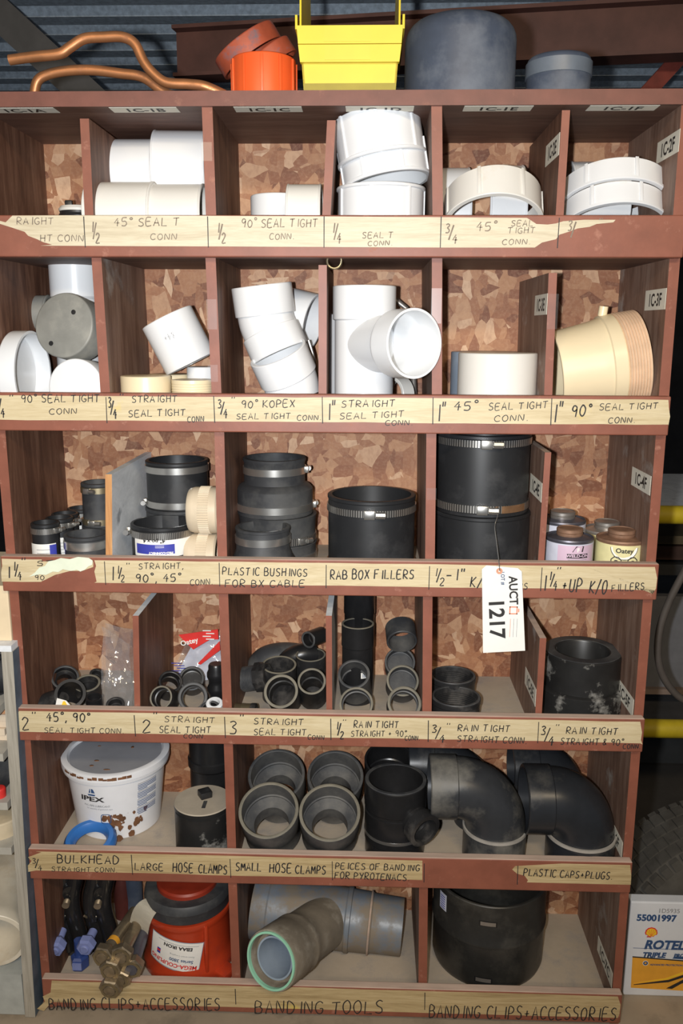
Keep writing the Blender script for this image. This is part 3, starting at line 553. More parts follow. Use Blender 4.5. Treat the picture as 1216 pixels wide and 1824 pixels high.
def gear(R, e, n, z0, z1, ri):
    bm = newbm(); N2 = n * 4; L = []
    for z in (z0, z1):
        L.append([bm.verts.new(((R + (e if (k % 4) < 2 else 0)) * math.cos(2 * PI * k / N2), (R + (e if (k % 4) < 2 else 0)) * math.sin(2 * PI * k / N2), z)) for k in range(N2)])
        L.append([bm.verts.new((ri * math.cos(2 * PI * k / N2), ri * math.sin(2 * PI * k / N2), z)) for k in range(N2)])
    for k in range(N2):
        j = (k + 1) % N2
        bm.faces.new((L[0][k], L[0][j], L[2][j], L[2][k])); bm.faces.new((L[1][k], L[1][j], L[3][j], L[3][k])); bm.faces.new((L[0][k], L[0][j], L[1][j], L[1][k])); bm.faces.new((L[2][k], L[2][j], L[3][j], L[3][k]))
    return bm
def span(pxl, pxr, y, z):
    p = V((XX((pxl + pxr) / 2, y, z), y, z)); return p, rpx(pxr - pxl, p)
def upright(pxl, pxr, py_top, y, row, z=None):
    # standing round object: foot on the row's floor, top rim centre seen at pixel row py_top
    zf = FZ[row] if row >= 0 else ZT
    if z is not None: zf = z
    p, R = span(pxl, pxr, y, zf + 0.05); zt = at((pxl + pxr) / 2, py_top, y).z
    p = V((XX((pxl + pxr) / 2, y, (zf + zt) / 2), y, zf)); return p, R, zt - zf
def clamp_on(par, R, z, wd=0.012, ang=-1.6, slotted=False, mname='steel', screw=True, sc=1.0):
    m = MB['slot'] if slotted else MB[mname]
    b = part('hose_clamp', lathe([(R - 0.001, -wd / 2), (R + 0.0012, -wd / 2), (R + 0.0012, wd / 2), (R - 0.001, wd / 2)], 64), m, par, (0, 0, z))
    if screw:
        M = Matrix.Rotation(ang, 4, 'Z') @ Matrix.Translation((R + 0.004 * sc, 0, 0))
        s = bx(-0.004 * sc, 0.003 * sc, -0.009 * sc, 0.007 * sc, -0.0065 * sc, 0.0065 * sc, 0.0015 * sc, M=M)
        join(s, (lambda t: (t.transform(M @ Matrix.Translation((0.002 * sc, 0.014 * sc, 0)) @ Matrix.Rotation(PI / 2, 4, 'X')), t)[1])(lathe([(0.0052 * sc, -0.007 * sc), (0.0052 * sc, 0.006 * sc), (0, 0.006 * sc), (0, -0.007 * sc)], 8)))
        part('screw_housing', s, MB['steel'], b)
    return b
def rubber(label, p, R, L, clamps, w=0.006, m='rubber', axis=None, group=None, waist=None, name='rubber_coupling', roll=0.0):
    t = thing(name, label, 'pipe coupling', p, axis, roll, group)
    o = [(R, 0), (R, 0.018), (R, 0.02)] if not waist else waist
    if not waist: o = [(R + 0.0015, 0), (R + 0.0015, 0.006), (R, 0.008), (R, L - 0.008), (R + 0.0015, L - 0.006), (R + 0.0015, L)]
    rb, rt = o[0][0], o[-1][0]
    part('sleeve', lathe(shell(o, [(rb - w, 0), (rb - w, L * 0.35), (min(rb, rt) - w - 0.002, L * 0.5), (rt - w, L * 0.65), (rt - w, L)]), 64), MB[m], t)
    for c in clamps: clamp_on(t, c.get('R', R), c['z'], c.get('w', 0.012), c.get('a', -1.6), c.get('s', False), c.get('m', 'steel'), c.get('screw', True), c.get('k', 1.0))
    return t
def patch(par, name, R, a0, w, h, z, m, eps=0.0006):
    return part(name, wrap(grid(-w / 2, w / 2, -h / 2, h / 2), R, z, a0, eps), MB[m], par)
def printed(par, s, size, R, a0, z, m, eps=0.0011, dx=0.0, flip=False, bold=0.0003, tilt=0.0, sx=1.0, name='print'):
    M = Matrix.Translation((dx, 0, 0)) @ Matrix.Rotation((PI if flip else 0) + tilt, 4, 'Z')
    return part(name, wrap(text(s, size, bold=bold, M=M, sx=sx), R, z, a0, eps), MB[m], par)
def elbow_path(p0, d0, d1, l0, rad, l1, n=14):
    # straight l0 along d0, quarter-ish bend from d0 to d1 of radius rad, straight l1
    p0 = V(p0); d0 = V(d0).normalized(); d1 = V(d1).normalized(); ang = d0.angle(d1); nrm = (d1 - d0 * d0.dot(d1)).normalized()
    pts = [p0, p0 + d0 * l0]; c = p0 + d0 * l0 + nrm * rad
    for k in range(1, n + 1):
        a = ang * k / n; pts.append(c - nrm * rad * math.cos(a) + d0 * rad * math.sin(a))
    pts.append(pts[-1] + d1 * l1); return pts
def tube_on(bm, a, b, ro, ri, n=40):
    return sweep([V(a), V(a) + (V(b) - V(a)) * 0.5, V(b)], ro, ri, n, bm)
FACE = -FWD                                                            # towards the viewer

# ------------------------------------------------------------------ on top of the unit
def topz(px, py, y): return at(px, py, y).z
pts = [at(x, yy, 0.05) for x, yy in ((17, 107), (60, 101), (105, 96), (125, 84), (150, 69), (185, 66), (218, 66), (240, 78), (255, 108), (272, 130), (296, 147), (335, 150), (365, 154))] + [V((XX(400, 0.06, ZT + 0.009), 0.06, ZT + 0.009))]
solo('copper_pipe', 'bent copper pipe with a high hump and a cut end, on the shelf top', 'pipe', sweep(smoothpath(pts, 6), 0.0086, 0.0066, 20), MB['copper'], group=None)
pts = [V((XX(60, 0.09, ZT + 0.0088), 0.09, ZT + 0.0088))] + [at(x, yy, 0.088) for x, yy in ((66, 146), (85, 133), (120, 126), (165, 125), (215, 131), (255, 138))] + [V((XX(300, 0.088, ZT + 0.014), 0.088, ZT + 0.018)), V((XX(360, 0.1, ZT + 0.0088), 0.1, ZT + 0.0088))]
solo('copper_pipe', 'low arched copper pipe curving down to the shelf top, under the humped one', 'pipe', sweep(smoothpath(pts, 6), 0.0086, 0.0066, 20), MB['copper'])
p, R, H = upright(411, 529, 108, 0.10, -1)
t = thing('pipe_cap_fitting', 'bright orange ribbed pipe cap standing on the shelf top', 'pipe cap', p)
part('cap_shell', cap(R - 0.002, H, 0.004, rnd=0.003, lip=0.0), MB['orange'], t); ribs(t, 'orange', R - 0.002, H - 0.004, 11, 0.004)
zc = p.z
c = at(462, 79, 0.19); solo('pipe_cap_fitting', 'long rust-coloured pipe cap tilted against the orange cap, the upper one', 'pipe cap', cap(0.064, 0.033, 0.004, rnd=0.003), MB['rust'], c + V((-0.012, 0, -0.024)), (-0.53, -0.12, 0.82))
c = at(494, 98, 0.12); solo('pipe_cap_fitting', 'short rust-coloured pipe cap lying tilted under the upper one and behind the orange cap', 'pipe cap', cap(0.042, 0.030, 0.004, rnd=0.003), MB['rust'], V((c.x - 0.004, 0.165, c.z - 0.004)), (-0.55, -0.10, 0.80))
# yellow hopper bin
pl = at(541, 157, 0.03); pr = at(704, 157, 0.03); xm = (pl.x + pr.x) / 2; hb = (pr.x - pl.x) / 2
ht = (at(718, 60, 0.03).x - at(528, 60, 0.03).x) / 2 - 0.004
t = thing('storage_bin', 'yellow open-fronted plastic storage bin standing on the shelf top', 'bin', (xm, 0.16, ZT))
Y0, Y1 = -0.125, 0.10; hl = topz(620, 51, 0.035) - ZT; hs = 0.235; wl = 0.003
bm = newbm()
def q(*pp): slab(pp[:-1], pp[-1], wl, bm)
zz = topz(620, 114, 0.035) - ZT; hm = hb + (ht - hb) * 0.45
fz = lambda z: hb + (ht - hb) * min(1, z / hl)
q((-hb, Y0, 0), (hb, Y0, 0), (hb, Y1, 0), (-hb, Y1, 0), (0, 0, 1))
q((-hb, Y0, 0), (hb, Y0, 0), (hm, Y0 - 0.004, zz), (-hm, Y0 - 0.004, zz), (0, 1, 0))
for s in (-1, 1):
    q((s * hb, Y0, 0), (s * hb, Y1, 0), (s * hm, Y1, zz), (s * hm, Y0 - 0.004, zz), (-s, 0, 0))
    q((s * hm, Y0 - 0.004, zz), (s * hm, Y1, zz), (s * ht * 0.985, Y1, hs), (s * ht * 0.985, Y0 + 0.005, hs), (s * ht * 0.985, Y0 - 0.008, hl), (-s, 0, 0))
q((-hb, Y1, 0), (hb, Y1, 0), (hb + .005, Y1, 0.075), (-hb - .005, Y1, 0.075), (0, -1, 0))
part('bin_body', bm, MB['yellow'], t, smooth=0)
bm = newbm(); zmid = (hl + zz) / 2
for (za, zb, ha, hb2, yo) in ((zz, zmid - 0.001, ht - 0.002, ht + 0.001, 0.0), (zmid, hl, ht + 0.001, ht + 0.003, 0.003)):
    yf = Y0 - 0.012 - yo
    slab([(-ha, yf, za), (ha, yf, za), (hb2, yf - 0.002, zb), (-hb2, yf - 0.002, zb)], (0, 1, 0), 0.012, bm)
    slab([(-ha * 0.5, yf - 0.001, za + 0.003), (ha * 0.42, yf - 0.001, za + 0.003), (ha * 0.42, yf - 0.003, zb - 0.002), (-ha * 0.5, yf - 0.003, zb - 0.002)], (0, 1, 0), 0.004, bm)
for s in (-1, 1): bx(s * (ht + 0.004) - 0.002, s * (ht + 0.004) + 0.002, Y0 - 0.012, Y1, hl - 0.004, hl + 0.018, 0.0005, bm)
part('front_lip', bm, MB['yellow'], t, smooth=0)
part('bin_foot', bx(-hb - .0005, hb + .0005, Y0 - 0.0016, Y0, 0.0, 0.022), MB['yellowd'], t, label='dirty foot of the bin')
p, R, H = upright(720, 917, 42, 0.14, -1)
solo('pipe_cap_fitting', 'large slate-grey domed pipe cap standing on the shelf top', 'pipe cap', cap(R - 0.001, H, 0.006, 72, rnd=0.034, hub=[(0.0, 0.008, 0.0015)]), MB['slate'], p)
p, R, H = upright(936, 1050, 104, 0.16, -1)
t = thing('pipe_cap_fitting', 'small slate-grey pipe cap at the right end of the shelf top', 'pipe cap', p)
part('cap_shell', cap(R - 0.001, H, 0.005, 56, rnd=0.010), MB['slate'], t); part('cap_rim', lathe([(R - 0.002, H * 0.62), (R + 0.001, H * 0.63), (R + 0.001, H - 0.011), (R - 0.002, H - 0.010)], 56), mat('pale_slate_rim', (0.14, 0.165, 0.20), 0.4), t)

# ------------------------------------------------------------------ first row
def lying(label, pxl, pxr, pyt, y, row, m, zbot=None, w=0.005, tilt=0.0, yaw=0.0, name='pipe_coupling', hub=None, grow=0.0):
    z0 = FZ[row] if zbot is None else zbot
    zt = at((pxl + pxr) / 2, pyt, y).z; R = (zt - z0) / 2; zc = z0 + R
    xa = XX(pxl, y, zc); xb = XX(pxr, y, zc); L = xb - xa
    bm = pipe(R, L, w, hub=hub if hub else [(0.0, 0.004, 0.0012), (L - 0.004, L - 0.0003, 0.0012)])
    return solo(name, label, 'pipe coupling', bm, MB[m], (xa, y - math.sin(yaw) * L / 2, zc - math.sin(tilt) * L / 2), (math.cos(yaw) * math.cos(tilt), math.sin(yaw), math.sin(tilt))), R
lying('white pipe coupling lying low in the second top-row bin, open end to the right', 164, 278, 325, 0.070, 0, 'whited')
lying('white pipe coupling lying low in the second top-row bin, against the main divider', 276, 366, 329, 0.072, 0, 'whited')
zb = at(230, 325, 0.07).z - FZ[0]
lying('white pipe coupling on top of the heap in the second top-row bin, the left one', 186, 284, 249, 0.172, 0, 'white', FZ[0] + zb * 0.70)
lying('white flared pipe coupling on the heap in the second top-row bin, beside the main divider', 280, 371, 234, 0.172, 0, 'white', FZ[0] + zb * 0.70, yaw=0.06)
p, R = span(106, 176, 0.13, 0.40)
t = thing('test_plug', 'small black and white expansion plug behind the first divider of the top row', 'plug', (p.x, 0.13, FZ[0]))
part('plug_body', lathe([(0, 0), (R * 0.55, 0), (R * 0.55, 0.052), (R * 0.95, 0.056), (R, 0.066), (R * 0.9, 0.071), (R * 0.9, 0.075), (0, 0.075)], 40, False), MB['blackd'], t)
part('plug_disc', lathe([(0, 0.075), (R * 0.92, 0.075), (R * 0.95, 0.079), (R * 0.85, 0.084), (0, 0.084)], 40, False), MB['whited'], t)
part('wing_nut', bx(-0.024, -0.010, -0.004, 0.004, 0.082, 0.096, 0.002), MB['blackd'], t)
p, R, H = upright(447, 545, 350, 0.17, 0)
solo('pipe_cap_fitting', 'low white pipe cap at the back of the third top-row bin', 'pipe cap', cap(R, H, 0.005, hub=[(H - 0.006, H - 0.004, 0.0)], rnd=0.003), MB['white'], p)
lying('small white pipe coupling lying beside the low cap in the third top-row bin', 513, 573, 329, 0.045, 0, 'whited')
def ring6(label, c, axis, R, L, m='white', a0=0.3, group=None, back=False):
    t = thing('pipe_coupling', label, 'pipe coupling', V(c) - V(axis).normalized() * L / 2, axis, 0, group)
    o = [(R + 0.003, 0), (R + 0.003, 0.005), (R, 0.0065), (R, L)]
    part('hub', lathe(shell(o, [(R - 0.005, 0), (R - 0.005, L)]), 72), MB[m], t)
    ribs(t, m, R, L, 7, 0.004, 0.0026, 0.006, a0); return t
p, R, H = upright(599, 756, 336, 0.10, 0)
R6 = R - 0.003
ring6('white ribbed pipe coupling at the bottom of the stack of three in the top row', p + V((0, 0, H / 2)), (0, 0, -1), R6, H, 'white', 0.45)
c = at(684, 296, 0.10); ring6('white ribbed pipe coupling in the middle of the stack of three in the top row', c, (-0.17, 0.10, 1), R6, 0.064, 'white', 0.0)
c = at(675, 249, 0.095); ring6('white ribbed pipe coupling tilted on top of the stack of three in the top row', c, (-0.17, 0.05, 1), R6, 0.076, 'white', 0.25)
# rings standing on edge
p, R = span(788, 966, 0.10, 0.42)
ring6('white ribbed pipe coupling standing on edge like an arch in the fifth top-row bin', (p.x, 0.085 + .0155, .400 + .027), (0.02, 0.5, 0.87), R - 0.004, 0.062, 'whited', 1.2)
lying('pale pipe fitting behind the arch, touching the main divider in the top row', 776, 832, 300, 0.235, 0, 'white')
lying('pale pipe fitting seen through the arch in the fifth top-row bin', 862, 926, 296, 0.235, 0, 'white')
p, R = span(1001, 1199, 0.10, 0.42)
ring6('white ribbed pipe coupling leaning behind its twin in the sixth top-row bin', (p.x - 0.002, 0.112 + .0246, .396 + .0596), (0.03, 0.38, 0.92), R - 0.004, 0.042, 'white', 0.9)
p, R = span(1003, 1196, 0.08, 0.40)
ring6('white ribbed pipe cap leaning in front of its twin in the sixth top-row bin', (p.x + 0.001, 0.112 + .008, .396 + .0193), (0.03, 0.38, 0.92), R - 0.004, 0.042, 'white', 1.0)
lying('pale pipe fitting behind the two leaning rings in the sixth top-row bin', 1006, 1100, 289, 0.245, 0, 'white')

# ------------------------------------------------------------------ second row
F2 = FZ[1]
p, R, H = upright(97, 182, 470, 0.20, 1)
t = thing('pipe_fitting', 'tall white pipe fitting standing at the back of the first second-row bin', 'pipe fitting', p)
part('hub', lathe(shell([(R * 0.9, 0), (R * 0.9, H * .76), (R, H * .78), (R, H)], [(R - .012, 0), (R - .006, H)]), 56), MB['white'], t)
printed(t, 'IIIIIII', 0.012, R * 0.9, -1.05, H * 0.62, 'greyprint')
def disc_cap(label, px, py, y, rp, axis, L, m, holes=None, name='pipe_cap_fitting'):
    c = at(px, py, y); R = rpx(2 * rp, c); t = thing(name, label, 'pipe cap', c - V(axis).normalized() * L, axis)
    part('cap_shell', cap(R, L, 0.004, 64, rnd=0.0035), MB[m], t)
    for hx, hy in holes or []:
        d = at(hx, hy, y) - c; q = V(axis).normalized().to_track_quat('Z', 'Y').inverted() @ d
        part('screw_hole', lathe([(0, L + 0.0003), (0.0045, L + 0.0003), (0.0045, L + 0.0012), (0.0025, L + 0.0012), (0.0025, L + 0.0006), (0, L + 0.0006)], 16, False, off=(q.x, q.y, 0)), MB['blackd'], t)
    return t
disc_cap('grey round plug with two screw holes facing out of the first second-row bin', 113, 579, 0.045, 58, (-0.22, -0.95, 0.20), 0.055, 'grey', ((131, 556), (92, 612)))
lying('grey pipe cap lying behind the round grey plug, in the first second-row bin', 28, 90, 526, 0.20, 1, 'grey', at(60, 592, 0.20).z)
zt = at(30, 589, 0.058).z; R = (zt - F2) / 2; xr = XX(60, 0.058, F2 + R); xl = facex(side_l, 0, F2 + R) + T + .004
solo('pipe_cap_fitting', 'big white pipe cap lying below the grey plugs at the end of the second row', 'pipe cap', cap(R, xr - xl, 0.005, 64, rnd=0.004), MB['white'], (xr, 0.058, F2 + R), (-1, 0.05, 0))
disc_cap('white round pipe cap facing out below the grey plug', 134, 690, 0.008, 51, (-0.12, -0.98, 0.10), 0.05, 'white')
lying('white pipe stub behind the grey plug, touching the leaning divider', 145, 176, 612, 0.17, 1, 'white', F2 + 0.002)
c = at(318, 606, 0.12); R = rpx(96, c); ax = V((0.44, 0.03, -0.9)).normalized()
t = thing('pipe_coupling', 'white pipe coupling tilted on its corner in the second second-row bin', 'pipe coupling', c - ax * 0.048, ax, 0.0)
part('hub', pipe(R, 0.098, 0.005), MB['white'], t)
loc = t.rotation_quaternion.inverted() @ (at(305, 588, 0.03) - t.location); a0 = math.atan2(loc.y, loc.x)
part('stamp', wrap(strokes('&4+', 0.012, 0.022, 0.0010), R, loc.z, a0), MB['greyprint'], t)
p, R, H = upright(217, 305, 669, 0.06, 1); solo('pipe_cap_fitting', 'low cream pipe cap at the front of the second second-row bin', 'pipe cap', cap(R, H, 0.004, rnd=0.002), MB['cream'], p)
p, R, H = upright(266, 338, 666, 0.15, 1); solo('pipe_cap_fitting', 'low cream pipe cap behind the front cream cap', 'pipe cap', cap(R, H, 0.004, rnd=0.002), MB['cream'], p)
p, R, H = upright(307, 381, 676, 0.045, 1); bm = lathe([(0, 0), (R - .001, 0)] + threads(R, 0.0, H - 0.004, 0.0045, 0.001) + [(R, H - 0.004), (R, H), (0, H)], 48, False)
solo('threaded_plug', 'cream threaded plug lying flat beside the main divider in the second row', 'plug', bm, MB['cream'], p)
p, R, H = upright(334, 384, 653, 0.13, 1); solo('pipe_cap_fitting', 'small white pipe cap behind the cream threaded plug', 'pipe cap', cap(R, H, 0.004, rnd=0.003), MB['white'], p)
# S-shaped white elbows
def lathe_at(prof, p, ax, n=56):
    bm = lathe(prof, n); bm.transform(Matrix.Translation(p) @ frame(ax).to_matrix().to_4x4()); return bm
c = at(466, 512, 0.10); R = rpx(108, c)
t = thing('pipe_elbow', 'white bent pipe elbow standing upright behind another in the third second-row bin', 'pipe elbow', c)
up_ax = V((-0.12, -0.05, 1)).normalized()
part('hub', lathe_at(shell([(R, 0), (R, 0.054)], [(R - 0.011, 0), (R - 0.005, 0.01), (R - 0.005, 0.054)]), up_ax * -0.05, up_ax), MB['white'], t)
pth = elbow_path(up_ax * -0.045, -up_ax, V((0.40, -0.10, -0.9)), 0.006, 0.07, 0.02, 10)
part('bend', sweep(pth, R * 0.93, R * 0.86, 48), MB['white'], t)
e = pth[-1]; dn = V((0.40, -0.10, -0.9)).normalized()
part('hub', lathe_at(shell([(R * .99, 0), (R * .99, 0.046)], [(R - 0.006, 0), (R - 0.006, 0.046)]), e - dn * 0.012, dn), MB['white'], t)
c = at(494, 627, 0.055); R = rpx(107, c); ax = V((-0.36, -0.30, 0.88)).normalized()
t = thing('pipe_elbow', 'white pipe elbow with its open mouth tilted up, front of the third second-row bin', 'pipe elbow', c)
part('hub', lathe_at(shell([(R, 0), (R, 0.052)], [(R - 0.011, 0), (R - 0.005, 0.008), (R - 0.005, 0.052)]), ax * -0.052, ax), MB['white'], t)
pth = elbow_path(ax * -0.048, -ax, V((0.12, 0.05, -0.99)), 0.004, 0.06, 0.012, 10)
part('bend', sweep(pth, R * 0.93, R * 0.86, 48), MB['white'], t)
c = at(537, 560, 0.20); solo('pipe_coupling', 'bluish white pipe coupling behind the bent elbows, leaning on the short divider', 'pipe coupling', pipe(rpx(100, c), 0.075, 0.005), MB['white'], c - V((0.045, 0, 0)), (0.93, -0.28, -0.22))
pts = [at(x, y, 0.15) for x, y in ((549, 606), (556, 630), (560, 652), (563, 676))]; pts[-1].z = max(pts[-1].z, F2 + 0.004)
solo('pipe_strap', 'grey metal strap hanging beside the bent elbows at the short divider', 'strap', sweep(smoothpath(pts, 4), 0.004, None, 10), MB['tin'])
# sanitary tee
p, R, H = upright(593, 703, 510, 0.075, 1)
t = thing('pipe_tee', 'big white pipe tee with a wide side mouth, in the middle of the second row', 'pipe tee', p)
Rb = R * 0.94
part('body', lathe(shell([(Rb + .003, 0), (Rb + .003, 0.006), (Rb, 0.009), (Rb, H * .745), (R, H * .755), (R, H)], [(Rb - .005, 0), (Rb - .005, H * .74), (R - .005, H * .76), (R - .005, H)]), 72), MB['white'], t)
c = at(738, 612, -0.05) ; bd = V((0.80, -0.60, 0.06)).normalized(); q = c - p; q = V((q.x, q.y, q.z))
st = V((0.0, 0.0, q.z - 0.004)); Rm = rpx(124, c)
pts = [st + (q - st) * k for k in (0.0, 0.3, 0.5, 0.62, 0.68, 0.70, 0.72, 1.0)]
part('branch', sweep(pts, [Rb * .92, Rb * .93, Rb * .93, Rb * .94, Rm * .99, Rm, Rm, Rm], [Rb * .8, Rb * .82, Rb * .83, Rb * .86, Rm * .88, Rm * .9, Rm * .92, Rm * .93], 56), MB['white'], t)
p, R, H = upright(586, 660, 560, 0.235, 1); solo('pipe_coupling', 'white pipe coupling standing behind the big white tee', 'pipe coupling', pipe(R, H, 0.005), MB['white'], p)
c = at(718, 690, 0.17); solo('pipe_clamp', 'grey pipe ring on edge behind the big white tee, below its side mouth', 'clamp', pipe(0.036, 0.03, 0.006), MB['whited'], V((c.x, 0.19, F2 + 0.036)), (-0.75, -0.62, 0.0))
solo('steel_rod', 'short grey steel rod end beside the top of the big white tee', 'rod', sweep([at(704, 534, 0.2), at(722, 548, 0.2), V((XX(735, .22, F2 + .1), .22, F2 + 0.1)), V((XX(738, .24, F2 + .01), .24, F2 + 0.008))], 0.006, None, 14), MB['tin'])
p, R, H = upright(815, 953, 628, 0.085, 1); solo('pipe_cap_fitting', 'white pipe cap standing at the front of the fifth second-row bin', 'pipe cap', cap(R, H, 0.005, 64, rnd=0.003), MB['whited'], p)
p, R, H = upright(802, 920, 626, 0.215, 1); solo('pipe_cap_fitting', 'bluish pipe cap behind the front white cap in the fifth second-row bin', 'pipe cap', cap(R, H, 0.005, 64, rnd=0.003), MB['bluegrey'], p)
# cream adapter
ca = at(988, 640, 0.10); cb = at(1128, 630, 0.085); ax = (cb - ca).normalized(); L = (cb - ca).length + 0.014; Rr = rpx(174, cb)
t = thing('pipe_adapter', 'big cream threaded pipe adapter lying in the last second-row bin', 'pipe adapter', V((ca.x, 0.105, F2 + Rr - 0.004)), (0.985, 0.02, 0.16))
part('body', lathe(shell([(Rr * .82, 0), (Rr * .90, L * .45), (Rr * .96, L * .60), (Rr * .965, L * .74)], [(Rr * .76, 0), (Rr * .9, L * .74)]), 72), MB['cream'], t)
part('collar', lathe([(Rr * .94, L * .57), (Rr * .985, L * .585), (Rr * .995, L * .72), (Rr * .94, L * .73)], 72), MB['cream'], t)
part('thread', lathe(shell([(Rr * .95, L * .735)] + threads(Rr, L * .74, L * 0.99, 0.0052, 0.0024) + [(Rr * .985, L)], [(Rr * .88, L * .735), (Rr * .9, L)]), 72), mat('cream_thread', (0.70, 0.50, 0.34), 0.4), t)
lug = part('lug', lathe([(0, 0), (0.0085, 0), (0.0085, 0.018), (0, 0.018)], 18, False, off=(0, 0, 0)), MB['cream'], t, label='round lug on top')
lug.rotation_mode = 'QUATERNION'; lug.rotation_quaternion = t.rotation_quaternion.inverted() @ V((0.1, -0.1, 1)).to_track_quat('Z', 'Y')
lug.location = t.rotation_quaternion.inverted() @ (V((0.985, 0.02, 0.16)).normalized() * L * 0.64 + V((-.16 * Rr, 0, Rr * .96)))
lying('pale pipe stub behind the cream adapter beside the leaning divider', 984, 1008, 664, 0.235, 1, 'bluegrey')

# ------------------------------------------------------------------ third row
F3 = FZ[2]
def small_rubber(label, pxl, pxr, pyt, y, lab=True, m='rubber', cl=None, group=None):
    p, R, H = upright(pxl, pxr, pyt, y, 2)
    t = rubber(label, p, R, H, [], 0.005, m)
    clamp_on(t, R + 0.0012, H - 0.014, 0.011, -0.35, True, sc=0.8)
    if lab:
        patch(t, 'label_patch', R, -1.55, R * 2.1, H * 0.52, H * 0.36, 'paper', 0.0022); patch(t, 'label_band', R, -0.75, R * 0.5, H * 0.40, H * 0.40, 'bluelab', 0.0028)
        printed(t, 'IIIIIIII', 0.012, R, -2.2, H * 0.14, 'ink', 0.003, sx=0.5, name='bar_code')
        for k in range(4): patch(t, 'print_line', R, -1.45, R * 0.9, 0.0012, H * (0.30 + 0.07 * k), 'greyprint', 0.003)
    return t
small_rubber('small labelled rubber coupling at the front of the huddle in the left third-row bin', 60, 106, 930, 0.055)
small_rubber('small labelled rubber coupling second from the front in the left third-row huddle', 86, 131, 921, 0.115)
small_rubber('small rubber coupling third from the front in the left third-row huddle', 96, 140, 914, 0.178)
small_rubber('small rubber coupling farthest back in the left third-row huddle', 124, 168, 904, 0.245)
p, R, H = upright(150, 206, 858, 0.16, 2)
zsplit = at(176, 934, 0.16).z
t = rubber('taller rubber coupling standing on another beside the grey half divider', V((p.x, p.y, zsplit)), R, p.z + H - zsplit, [], m='rubberd', name='rubber_coupling')
Hh = p.z + H - zsplit; clamp_on(t, R + .0012, Hh - 0.014, 0.012, -1.9, False, 'brass', sc=0.9); clamp_on(t, R + .0012, 0.010, 0.012, -1.7, False, 'brass', sc=0.9)
rubber('rubber coupling holding up the taller one beside the grey half divider', p, R * 1.08, zsplit - F3, [dict(R=R * 1.08 + .001, z=0.03, screw=False)], m='rubberd')
p, R, H = upright(118, 193, 950, 0.052, 2)
t = rubber('wide low rubber coupling with a plain steel band against the grey half divider', p, R, H, [dict(R=R + .001, z=H - 0.018, w=0.016, screw=False)], m='rubberd')
p, R, H = upright(265, 371, 818, 0.185, 2); zs = at(318, 900, 0.185).z
t = rubber('tall black rubber coupling with two steel bands stacked on another beside the grey divider', V((p.x, p.y, zs)), R, p.z + H - zs, [], 0.007)
Hh = p.z + H - zs; clamp_on(t, R + .0015, Hh - 0.016, 0.013, -0.3, False, screw=False); clamp_on(t, R + .0015, 0.010, 0.013, 3.3, False)
rubber('black rubber coupling underneath the tall one in the second third-row bin', p, R * 1.06, zs - F3, [dict(R=R * 1.06 + .001, z=0.05, screw=False)], 0.007, 'rubberd')
p, R, H = upright(237, 346, 929, 0.068, 2)
t = rubber('black rubber coupling with an upside-down blue and white label beside the grey divider', p, R, H, [], 0.006)
clamp_on(t, R + .0015, H - 0.016, 0.013, 3.25, True, sc=1.1)
zq = at(290, 956, p.y - R).z - p.z - 0.020
patch(t, 'label_patch', R, -1.35, R * 2.0, 0.040, zq, 'paper', 0.0022); patch(t, 'label_band', R, -1.62, R * 1.25, 0.019, zq - 0.005, 'bluelab', 0.0027)
printed(t, '4" po x 4', 0.010, R, -1.62, zq + 0.0145, 'ink', 0.003, flip=True, sx=1.1, name='size_print'); printed(t, 'PRO-CONNECT', 0.0062, R, -1.42, zq - 0.010, 'paper', 0.0032, flip=True, name='brand_print')
for k in range(2): patch(t, 'print_line', R, -1.45, 0.016, 0.0008, zq - 0.001 + 0.003 * k, 'paper', 0.0033)
def knurl(label, pxl, pxr, pyt, pyb, y):
    z0 = at(360, pyb, y).z; zt = at(360, pyt, y).z; R = (zt - z0) / 2; xa = XX(pxl, y, z0 + R); L = XX(pxr, y, z0 + R) - xa
    t = thing('threaded_adapter', label, 'pipe adapter', (xa, y, z0 + R), (1, 0, 0))
    part('body', lathe(shell([(R * .93, 0), (R * .985, 0.012), (R * .985, L)], [(R * .8, 0), (R * .8, L)], 0.003), 64), MB['ivory'], t)
    part('grip', gear(R * .985, 0.0014, 60, L * .38, L * .72, R * .9), MB['ivory'], t, smooth=20); return t
zst = at(360, 948, 0.055).z
knurl('knurled ivory pipe adapter lying on top of its twin, against the main divider', 338, 392, 867, 949, 0.055)
t = knurl('knurled ivory pipe adapter lying underneath its twin, against the main divider', 334, 389, 950, 1030, 0.057)
# stacked reducers
def reducer(label, p, prof, clamps, m='rubberd'):
    t = thing('rubber_reducer', label, 'pipe coupling', p)
    o = [(r, z) for r, z in prof]; rb, rt = o[0][0], o[-1][0]; L = o[-1][1]
    part('sleeve', lathe(shell(o, [(rb - .007, 0), (rb - .007, L * .3), (rt - .007, L * .6), (rt - .007, L)]), 64), MB[m], t)
    for c in clamps: clamp_on(t, c[0] + .001, c[1], 0.014, c[2], c[3], screw=c[4])
    return t
y = 0.165
def zz(py): return at(495, py, y).z
p, Rs = span(437, 545, y, -0.1); _, Rb = span(423, 558, y, -0.1)
za = zz(912)
reducer('stepped rubber reducer on top of the pile in the third third-row bin, narrow end up', V((p.x - 0.002, y, za)), [(Rb, 0), (Rb, zz(868) - za), (Rb - .006, zz(862) - za), (Rs, zz(858) - za), (Rs, zz(822) - za), (Rs + .002, zz(819) - za), (Rs + .002, zz(814) - za)], [(Rs, zz(835) - za, 0.0, False, True), (Rb, zz(898) - za, 0.1, False, True)])
p2, Rb2 = span(426, 564, y, -0.2); zb2 = zz(960)
